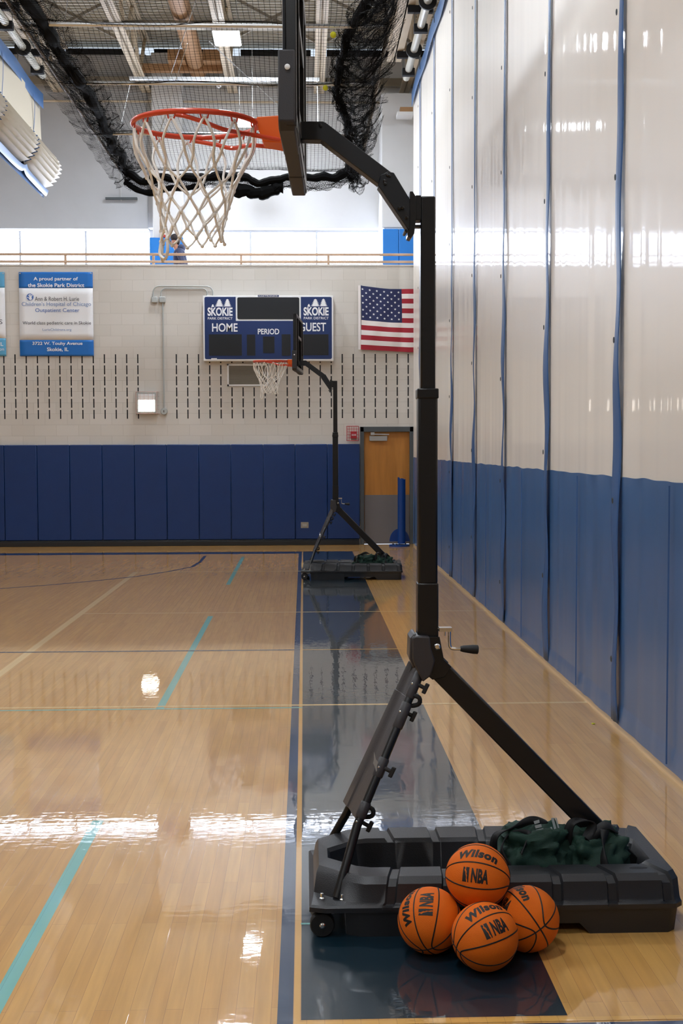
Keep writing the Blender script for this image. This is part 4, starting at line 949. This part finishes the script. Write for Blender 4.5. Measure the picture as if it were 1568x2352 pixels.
# four-point silver decal on the cover
p = aty(862, 1753, 4.625); nn = (CP-p).normalized(); ex_ = V((1, 0, 0)); ey_ = V((-.12, .2, 1)).normalized()
q = MB(); P = []
for (x_, y_) in ((0, 1), (.18, .32), (.5, .12), (.22, -.22), (0, -1), (-.2, -.3), (-.42, .02), (-.2, .3)): P.append((x_*.022, y_*.044))
n_ = ey_.cross(ex_).normalized(); q.prism(P, p-n_*0, ex_, ey_, V((-.1, -.9, .2))*.002); hb(q, 'silver_decal', M['alum'], cv2)
# --- crank
q = MB(); cpx = [(.515, HY-.03, 1.105), (.560, HY-.05, 1.105), (.566, HY-.05, 1.10), (.567, HY-.05, 1.05), (.572, HY-.05, 1.032), (.585, HY-.05, 1.027), (.615, HY-.05, 1.026)]
q.tube(resample(cpx, 30), .0062, 10); q.box((.525, HY-.07, 1.097), (.575, HY-.03, 1.112)); q.tube([(.548, HY-.06, 1.10), (.548, HY-.06, 1.08)], .003, 6); ck = hb(q, 'crank', M['chrome'])
q = MB(); q.lathe([(.010, 0), (.013, .01), (.018, .05), (.018, .068), (.012, .071)], (.610, HY-.05, 1.027), (1, 0, -.06), 18); hb(q, 'crank_grip', M['rubber'], ck)
# --- elbow bracket at pole head
q = MB(); q.box((.436, HY-.033, 2.692), (.457, HY+.033, 2.787)); 
q.prism([(.413, 2.80), (.424, 2.80), (.436, 2.78), (.436, 2.69), (.430, 2.64), (.418, 2.622), (.405, 2.627), (.404, 2.64), (.412, 2.66)], (0, HY-.042, 0), (1, 0, 0), (0, 0, 1), (0, .084, 0))
q.box((.424, HY-.02, 2.668), (.458, HY+.02, 2.677)); pv = hb(q, 'pivot_bracket', M['pole'], bevel=.002)
for x_, z_ in ((.372, 2.735), (.385, 2.737), (.400, 2.70), (.398, 2.65)):
    q = MB(); q.lathe([(.0065, -.09), (.0065, .004), (.003, .007)], (x_, HY-.045, z_), (0, -1, 0), 10); hb(q, 'bolt', M['pole'], pv)
# --- arm (two pieces)
q = MB()
q.prism([(-.005, 3.066), (.080, 3.066), (.09, 3.062), (.345, 2.872), (.322, 2.828), (.305, 2.820), (.072, 2.995), (-.005, 2.997)], (0, HY-.032, 0), (1, 0, 0), (0, 0, 1), (0, .064, 0)); ar = hb(q, 'upper_arm', M['armm'], bevel=.003)
q = MB(); q.prism([(.300, 2.862), (.328, 2.876), (.352, 2.872), (.425, 2.752), (.425, 2.655), (.408, 2.652), (.302, 2.806), (.290, 2.822)], (0, HY-.037, 0), (1, 0, 0), (0, 0, 1), (0, .074, 0)); la = hb(q, 'lower_arm', M['armm'], bevel=.003)
for x_, z_ in ((.327, 2.862), (.335, 2.86), (.318, 2.83), (.316, 2.84), (.07, 3.05)):
    q = MB(); q.lathe([(.006, 0), (.006, .005), (.003, .007)], (x_, HY-.038, z_), (0, -1, 0), 10); hb(q, 'bolt', M['armm'], la)
# --- backboard, yawed about 1.9 deg
BC = V((-.040, HY, 0)); ba = radians(-1.9)
bt_ = V((sin(-ba), cos(ba), 0)); bn = V((-cos(ba), sin(-ba)*-1*-1, 0)); bn = V((-bt_.y, bt_.x, 0))   # bt_: along the board, bn: out of its face (towards the court)
HB_, ZB0, ZB1 = .56, 2.912, 3.655
def bpnt(u, n_, z): return BC + bt_*u + bn*n_ + V((0, 0, z))
def bbox(q, u0, u1, n0, n1, z0, z1):
    P = [bpnt(u, n_, z) for z in (z0, z1) for u, n_ in ((u0, n0), (u1, n0), (u1, n1), (u0, n1))]
    q.add(P, [(0, 1, 2, 3), (7, 6, 5, 4), (0, 4, 5, 1), (1, 5, 6, 2), (2, 6, 7, 3), (3, 7, 4, 0)])
q = MB(); bbox(q, -HB_, HB_, -.002, .006, ZB0+.01, ZB1); bb = hb(q, 'backboard', M['glass'])
q = MB()
for (u0_, u1_, z0_, z1_) in ((-HB_, HB_, ZB0+.01, ZB0+.05), (-HB_, HB_, ZB1-.04, ZB1), (-HB_, -HB_+.035, ZB0, ZB1), (HB_-.035, HB_, ZB0, ZB1), (-.28, -.25, ZB0, ZB1), (.25, .28, ZB0, ZB1), (-.28, .28, 3.0, 3.05), (-.28, .28, 3.35, 3.39)): bbox(q, u0_, u1_, -.040, -.004, z0_, z1_)
hb(q, 'board_frame', M['pole'], bb, bevel=.003)
q = MB()  # white border and target square on the court face
for (u0_, u1_, z0_, z1_) in ((-HB_+.01, HB_-.01, ZB1-.03, ZB1-.01), (-HB_+.01, -HB_+.03, ZB0+.2, ZB1-.01), (HB_-.03, HB_-.01, ZB0+.2, ZB1-.01), (-.30, .30, 3.52, 3.545), (-.30, -.275, 3.1, 3.52), (.275, .30, 3.1, 3.52), (-.30, .30, 3.1, 3.12)): bbox(q, u0_, u1_, .0062, .0072, z0_, z1_)
hb(q, 'board_marking', M['white'], bb)
# edge pad: U shaped with mitred corners, three pieces
def padpoly(u0, u1): pass
for s in (-1, 1):
    q = MB(); A0 = [(s*(HB_+.012), 3.165), (s*(HB_+.012), 2.925), (s*(HB_-.02), 2.900), (s*.19, 2.900), (s*.19, 2.935), (s*(HB_-.05), 2.935), (s*(HB_-.05), 3.165)]
    if s > 0: A0 = A0[::-1]
    o_ = BC+bn*.022; q.prism([(u, z) for u, z in A0], o_, bt_, V((0, 0, 1)), -bn*.058); po = hb(q, 'board_pad', M['padg'], bb, bevel=.006)
    q = MB(); c_ = bpnt(s*(HB_+.012), -.010, 3.105); q.lathe([(.0095, 0), (.0095, .004), (.006, .006)], c_, bt_*s, 16); hb(q, 'pad_bolt', M['white'], bb)
q = MB(); q.prism([(-.188, 2.903), (.188, 2.903), (.188, 2.935), (-.188, 2.935)], BC+bn*.020, bt_, V((0, 0, 1)), -bn*.055); hb(q, 'board_pad', M['padg'], bb, bevel=.004)
# --- rim
RC = BC + bn*.372 + V((0, 0, 3.062)); tilt = radians(2.6)
def rp(a_, rr, dz=0):   # rim frame: a_=0 points to the board
    d = -bn*cos(a_) + bt_*sin(a_); p = RC + d*rr; p.z += (bt_.dot(p-RC))*math.tan(tilt)*1.0 + dz; return p
RR = .2375
q = MB(); q.tube([rp(2*pi*k/64, RR) for k in range(64)], .0105, 12, closed=True); rim = hb(q, 'rim', M['rimm'])
for s in (-1, 1):   # support rods under the ring
    q = MB()
    P = [rp(s*1.75, RR-.004, -.012), rp(s*1.62, RR-.003, -.018), rp(s*1.3, RR-.02, -.035), rp(s*.95, RR-.02, -.055), BC+bn*.16+bt_*s*.085+V((0, 0, 3.004)), BC+bn*.03+bt_*s*.062+V((0, 0, 2.985))]
    q.tube(resample(P, 30), .0085, 10); hb(q, 'support_rod', M['rimm'], rim)
q = MB()   # bracket: folded orange plate, wide at the board, narrow at the ring
def brp(n_, w_, z): return [BC+bn*n_+bt_*(-w_)+V((0, 0, z)), BC+bn*n_+bt_*w_+V((0, 0, z))]
top_ = brp(.028, .075, 3.078)+brp(.132, .052, 3.078)[::-1]; bot_ = brp(.028, .075, 2.975)+brp(.108, .045, 2.985)[::-1]
q.loft([[V(p) for p in bot_], [V(p) for p in brp(.028, .075, 3.03)+brp(.125, .05, 3.03)[::-1]], [V(p) for p in top_]]); hb(q, 'rim_bracket', M['orange'], rim, bevel=.004)
q = MB(); q.prism([(-.05, 0), (.05, 0), (.05, .02), (-.05, .02)], BC+bn*.128+V((0, 0, 3.052)), bt_, V((0, 0, 1)), bn*.02); hb(q, 'ring_weld', M['rimm'], rim)
hooks = []
for k in range(12):
    a_ = 2*pi*(k+.5)/12; hooks.append(a_)
    c_ = rp(a_, RR-.004, -.012); d1 = (rp(a_+.05, RR)-rp(a_-.05, RR)).normalized()
    q = MB(); q.tube([c_ - d1*.016 + V((0, 0, .006)), c_-d1*.012+V((0, 0, -.010)), c_+V((0, 0, -.016)), c_+d1*.012+V((0, 0, -.010)), c_+d1*.016+V((0, 0, .006))], .0035, 6); hb(q, 'net_hook', M['rimm'], rim)
# --- net
levels = [(2.868, .180), (2.818, .158), (2.763, .140), (2.708, .126), (2.655, .120), (2.612, .118)]
rn = random.Random(5); nodes = []
shift = V((-.012, 0, 0))
for li, (z, rr) in enumerate(levels):
    row = []
    for k in range(12):
        a_ = hooks[k] + (pi/12 if li % 2 == 0 else 0); p = rp(a_, rr+rn.uniform(-.006, .006)); f = (li+1)/6
        row.append(V((p.x - .018*f + rn.uniform(-.005, .005), p.y + rn.uniform(-.005, .005), z+rn.uniform(-.006, .006) + (0.0 if li < 5 else .0))))
    nodes.append(row)
q = MB(); cr_ = .0048
def cord(P, r=cr_, n=10): q.tube(resample(P, n), r, 6)
for k in range(12):
    h_ = rp(hooks[k], RR-.004, -.026); d1 = (rp(hooks[k]+.05, RR)-rp(hooks[k]-.05, RR)).normalized(); outw = (h_-RC); outw.z = 0; outw = outw.normalized()
    for s, tgt in ((-1, nodes[0][(k-1) % 12]), (1, nodes[0][k])):
        st_ = h_ + d1*s*.008; dr_ = (tgt-st_); m1 = st_+dr_*.45+outw*.018+d1*s*.012; m2 = st_+dr_*.78+outw*.008
        cord([h_+V((0, 0, .008)), st_+V((0, 0, -.005)), m1, m2, tgt], cr_*1.15)
for li in range(5):
    for k in range(12):
        a_ = nodes[li][k]
        nb = ((nodes[li+1][k], nodes[li+1][(k+1) % 12]) if li % 2 == 0 else (nodes[li+1][k], nodes[li+1][(k-1) % 12]))
        for n_ in nb:
            mid = a_.lerp(n_, .5)+V((rn.uniform(-.003, .003), rn.uniform(-.003, .003), -.003)); cord([a_, mid, n_], cr_, 6)
        q.sphere(a_, .0085, 5, (1, 1, 1.25))
for p in nodes[5]: q.sphere(p, .0085, 5)
for k in (5, 6):   # two loose loops hang at the far left of the net
    a_ = nodes[5][k]; b_ = nodes[5][(k+1) % 12]; cord([a_, a_+V((-.004, -.01, -.05)), a_.lerp(b_, .5)+V((.004, -.01, -.072)), b_+V((.0, 0, -.045)), b_], .0062, 16)
hb(q, 'net', M['cord'], rim, ang=60)

# ================================================================== FAR HOOP
F2 = copy_tree(H); F2['label'] = 'black portable basketball hoop in the distance below the scoreboard'
F2.location = HO + V((-.045, 12.17, 0)); F2.rotation_euler = (0, 0, radians(-2.6))
for c_ in F2.children:
    if c_.name.split('.')[0] in ('collar', 'upper_pole', 'pivot_bracket', 'upper_arm', 'lower_arm', 'backboard', 'rim'): c_.location.z -= .055

# ================================================================== WEIGHT BAGS in the trays
def sandbag(c, sz, seed, rz=0, spiky=.5):
    q = MB(); n = 30; vs = []
    for i in range(n+1):
        th = pi*i/n
        for k in range(2*n):
            ph = pi*k/n; d = V((sin(th)*cos(ph), sin(th)*sin(ph), -cos(th)))
            e = V((math.copysign(abs(d.x)**.75, d.x), math.copysign(abs(d.y)**.75, d.y), math.copysign(abs(d.z)**.8, d.z)))
            f = 1+.26*noise.noise(d*1.6+V((seed, 0, 0)))+.20*noise.noise(d*3.5+V((0, seed, 0)))-.22*abs(noise.noise(d*5+V((0, seed, 3))))
            p = V((e.x*sz[0]*f, e.y*sz[1]*f, e.z*sz[2]*(f if d.z > 0 else 1))); vs.append(p)
    fs = [(i*2*n+k, i*2*n+(k+1) % (2*n), (i+1)*2*n+(k+1) % (2*n), (i+1)*2*n+k) for i in range(n) for k in range(2*n)]
    q.add(vs, fs); return q
def strap_path(P, w=.03, th=.004):
    q = MB(); pts = resample([V(p) for p in P], 40); rows = []
    for i, p in enumerate(pts):
        t_ = (pts[min(i+1, 40)]-pts[max(i-1, 0)]).normalized(); s = t_.cross(V((.2, 1, .3)).normalized()); s = s.normalized()
        s = (s*cos(i*.12)+V((0, 1, 0))*sin(i*.12)).normalized(); rows.append([p-s*w/2, p+s*w/2])
    q.grid(rows); return q
bags = []
for ci, (bx, by, sz, seed, lab) in enumerate(((.905, 4.745, (.160, .128, .135), 2.0, 'dark green weight bag with black straps and white print in the near hoop base'), (1.145, 4.74, (.135, .125, .128), 5.3, 'dark green weight bag under the brace of the near hoop, no print visible'))):
    t = thing('weight_bag', lab, 'bag', (bx, by, .062), 'weight bags in the hoop bases')
    q = sandbag((0, 0, 0), sz, seed); q.v = [(x, y, z+sz[2]) for x, y, z in q.v]; q.build('sack', M['bag'], t, ang=80)
    if ci == 0:
        q = strap_path([(-.17, -.06, .17), (-.16, -.08, .24), (-.08, -.05, .26), (-.02, -.04, .285), (.05, -.02, .275)], .032); o = q.build('strap', M['strapb'], t); o.modifiers.new('s', 'SOLIDIFY').thickness = .005
        q = strap_path([(-.10, -.12, .10), (-.14, -.10, .19), (-.10, -.06, .235), (-.03, -.07, .235), (-.07, -.12, .18)], .03); o = q.build('strap', M['strapb'], t); o.modifiers.new('s', 'SOLIDIFY').thickness = .005
        q = MB()
        def onbag(u, v): return V((u, -.052-.10*(.262-v), v+.012))
        for (u0_, u1_, v0_, v1_) in ((.068, .078, .22, .285), (.084, .090, .24, .285), (.055, .062, .22, .25)):
            sh = -.25
            q.add([onbag(u0_+sh*(.25-v0_)*-1, v0_), onbag(u1_+sh*(.25-v0_)*-1, v0_), onbag(u1_+sh*(.25-v1_)*-1, v1_), onbag(u0_+sh*(.25-v1_)*-1, v1_)], [(0, 1, 2, 3)])
        for k in range(5):
            v0_ = .195+k*.0165; u_ = .032-.004*k; wd = .036-.004*k
            q.add([onbag(u_-.022+k*0, v0_), onbag(u_-.022+wd, v0_+.006), onbag(u_-.024+wd, v0_+.018), onbag(u_-.026, v0_+.012)], [(0, 1, 2, 3)])
        o = q.build('white_print', M['grey'], t, smooth=False)
    else:
        q = strap_path([(-.12, -.04, .18), (-.10, -.06, .28), (-.02, -.05, .275), (-.05, -.08, .21), (.03, -.06, .27), (.08, -.05, .24)], .04); o = q.build('strap', M['strapb'], t); o.modifiers.new('s', 'SOLIDIFY').thickness = .005
        q = strap_path([(.02, -.09, .26), (.0, -.15, .18), (.01, -.165, .10), (.0, -.16, .03)], .035); o = q.build('strap', M['strapb'], t); o.modifiers.new('s', 'SOLIDIFY').thickness = .005
        for zz in (.145, .075):
            q = MB(); q.sphere((.0, -.172, zz), .0045, 8); q.build('buckle', M['chrome'], t)
    bags.append(t)
RF = F2.rotation_euler.to_matrix()
for t_, lab in zip(bags, ('black weight bag in the far hoop base, left of the two', 'black weight bag in the far hoop base, right one beside the brace')):
    c_ = copy_tree(t_); c_['label'] = lab; c_.location = F2.location + RF @ (t_.location-HO); c_.rotation_euler = (0, 0, radians(8))
    for ch in list(c_.children):
        if ch.name.startswith('white_print'): bpy.data.objects.remove(ch)

# ================================================================== BASKETBALLS
RB = .116
def sphere_pt(n_, r_, u_, p, R_):
    L = sqrt(p[0]**2+p[1]**2)
    if L < 1e-9: return n_*R_
    a_ = L/RB; return (n_*cos(a_)+(r_*p[0]+u_*p[1])/L*sin(a_))*R_
def wrap(mb, P, F, n_, r_, u_, R_=RB+.0006, step=.004):
    bm = bmesh.new(); vs = [bm.verts.new((p[0], p[1], 0)) for p in P]
    for f in F:
        try: bm.faces.new([vs[i] for i in f])
        except Exception: pass
    xs_ = [p[0] for p in P]; ys_ = [p[1] for p in P]
    for ax, lo, hi in ((0, min(xs_), max(xs_)), (1, min(ys_), max(ys_))):
        v = lo+step
        while v < hi:
            no = V((1, 0, 0)) if ax == 0 else V((0, 1, 0))
            bmesh.ops.bisect_plane(bm, geom=list(bm.verts)+list(bm.edges)+list(bm.faces), plane_co=no*v, plane_no=no); v += step
    bm.verts.ensure_lookup_table(); idx = {v: i for i, v in enumerate(bm.verts)}
    pts_ = [sphere_pt(n_, r_, u_, (v.co.x, v.co.y), R_) for v in bm.verts]; fs = [tuple(idx[v] for v in f.verts) for f in bm.faces]
    bm.free(); mb.add(pts_, fs)
# ball frame: Y right, NBA mark centred 20 deg from Z towards X, up = -X
TW = text2d('Wilson', bold=.055, shear=.18, spacing=1.12); TN = text2d('NBA', bold=.045)
Zl, Xl, Yl = V((0, 0, 1)), V((1, 0, 0)), V((0, 1, 0))
def make_ball():
    t = thing('basketball', '', 'basketball')
    q = MB(); q.sphere((0, 0, 0), RB, 32); q.build('ball_skin', M['ball'], t, ang=180)
    q = MB(); rs = .0034; R_ = RB-.0016; n = 120
    q.tube([V((0, cos(2*pi*k/n), sin(2*pi*k/n)))*R_ for k in range(n)], rs, 6, closed=True)
    q.tube([V((cos(2*pi*k/n), sin(2*pi*k/n), 0))*R_ for k in range(n)], rs, 6, closed=True)
    for s in (-1, 1):
        P = []
        for k in range(n):
            ph = 2*pi*k/n; yy_ = sin(radians(79))*cos(ph); zz_ = sin(radians(45))*sin(ph)
            P.append(V((s*sqrt(max(0, 1-yy_*yy_-zz_*zz_)), yy_, zz_))*R_)
        q.tube(P, rs, 6, closed=True)
    q.build('seam', M['seam'], t)
    q = MB(); a1 = radians(23); nn = Zl*cos(a1)+Xl*sin(a1); uu = Zl*sin(a1)-Xl*cos(a1)
    P, F = TN; wrap(q, [((p[0]-.5)*.062+.015, (p[1]-.5)*.050) for p in P], F, nn, Yl, uu)
    # tall mark left of the letters: dark blocks leaving a running figure
    lx, ly = -.036, 0
    def poly(pl): wrap(q, [(lx+x*.0115, ly+y*.026) for x, y in pl], [tuple(range(len(pl)))], nn, Yl, uu)
    poly([(-1, -1), (.38, -1), (.16, -.6), (.18, -.3), (-.05, 0), (-.22, .35), (-.50, .5), (-.55, .65), (-.28, .8), (-.5, 1), (-1, 1)])
    poly([(.62, -1), (1, -1), (1, 1), (-.12, 1), (-.05, .82), (-.1, .66), (.12, .5), (.28, .3), (.18, .1), (.45, -.1), (.42, -.45), (.66, -.75)])
    q.build('logo_mark', M['seam'], t, smooth=False); q = MB()
    a2 = radians(-17); nn = Zl*cos(a2)+Xl*sin(a2); uu = Zl*sin(a2)-Xl*cos(a2)
    P, F = TW
    # brush script sits on an arc
    arc = []
    for p in P:
        x = (p[0]-.5)*.146; y = (p[1]-.5)*.038; arc.append((x, y - .9*x*x + .004))
    wrap(q, arc, F, nn, Yl, uu)
    q.build('lettering', M['seam'], t, smooth=False)
    return t
P1 = V((.6205, 4.139, RB)); P2 = V((.445, 4.293, RB)); P3 = V((.796, 4.293, RB))
# seat the three floor balls so that they just touch their neighbours and carry the fourth
def top_of(a, b_, c):
    # centre at distance 2R from all three
    ab = b_-a; ac = c-a; n_ = ab.cross(ac); 
    if n_.z < 0: n_ = -n_
    cc = (ac.cross(ab).cross(ab)*-ac.length_squared*-1 + ab.cross(ac).cross(ac)*-1*-ab.length_squared)
    # circumcentre
    nn = ab.cross(ac); o = a + (nn.cross(ab)*ac.length_squared + ac.cross(nn)*ab.length_squared)/(2*nn.length_squared)
    h2 = (2*RB)**2-(o-a).length_squared; return o + n_.normalized()*sqrt(max(h2, 0))
P4 = top_of(P1, P2, P3)
def orient(pos, ox, oy, ang=None, P=None):
    v = (CP-pos).normalized(); r_ = V((1, 0, 0)); r_ = (RT - v*RT.dot(v)).normalized(); u_ = v.cross(r_)
    n_ = (r_*ox+u_*oy+v*sqrt(max(0.01, 1-ox*ox-oy*oy))).normalized()
    if P is not None: y_ = r_*P[0]+u_*P[1]+v*sqrt(max(0, 1-P[0]**2-P[1]**2))
    else: y_ = r_*cos(radians(ang))+u_*sin(radians(ang))
    y_ = (y_-n_*y_.dot(n_)).normalized(); up_ = n_.cross(y_)
    a1 = radians(23); Z_ = n_*cos(a1)+up_*sin(a1); X_ = n_*sin(a1)-up_*cos(a1)
    return Matrix(((X_.x, y_.x, Z_.x), (X_.y, y_.y, Z_.y), (X_.z, y_.z, Z_.z)))
proto = make_ball(); first = True
for pos, (ox, oy, ang, PP), lab in ((P1, (.34, .26, 24, None), 'orange basketball at the front of the pile, nearest the camera'), (P2, (-.10, .52, 88, None), 'orange basketball at the left of the pile, lettering turned sideways'),
                                    (P3, (-.73, .47, 0, (.34, -.27)), 'orange basketball at the right of the pile, partly hidden, seams crossing'), (P4, (-.06, .02, -8, None), 'orange basketball on top of the pile')):
    o = proto if first else copy_tree(proto); first = False
    o['label'] = lab; o['group'] = 'basketballs piled by the near hoop'; o['category'] = 'basketball'
    o.rotation_mode = 'QUATERNION'; o.rotation_quaternion = orient(pos, ox, oy, ang, PP).to_quaternion(); o.location = pos

# little scraps on the floor
p = atz(1362, 1662, .003); b = MB(); b.add([(-.012, -.01, 0), (.012, -.006, .002), (.014, .008, .0), (-.008, .01, .004)], [(0, 1, 2, 3)]); b.add([(-.012, -.01, -.002), (.012, -.006, -.001), (.014, .008, -.002), (-.008, .01, -.001)], [(3, 2, 1, 0)]); o = b.build('paper_scrap', M['yellow']); o.location = p; tag(o, 'tiny yellow paper scrap on the floor near the curtain', 'scrap')
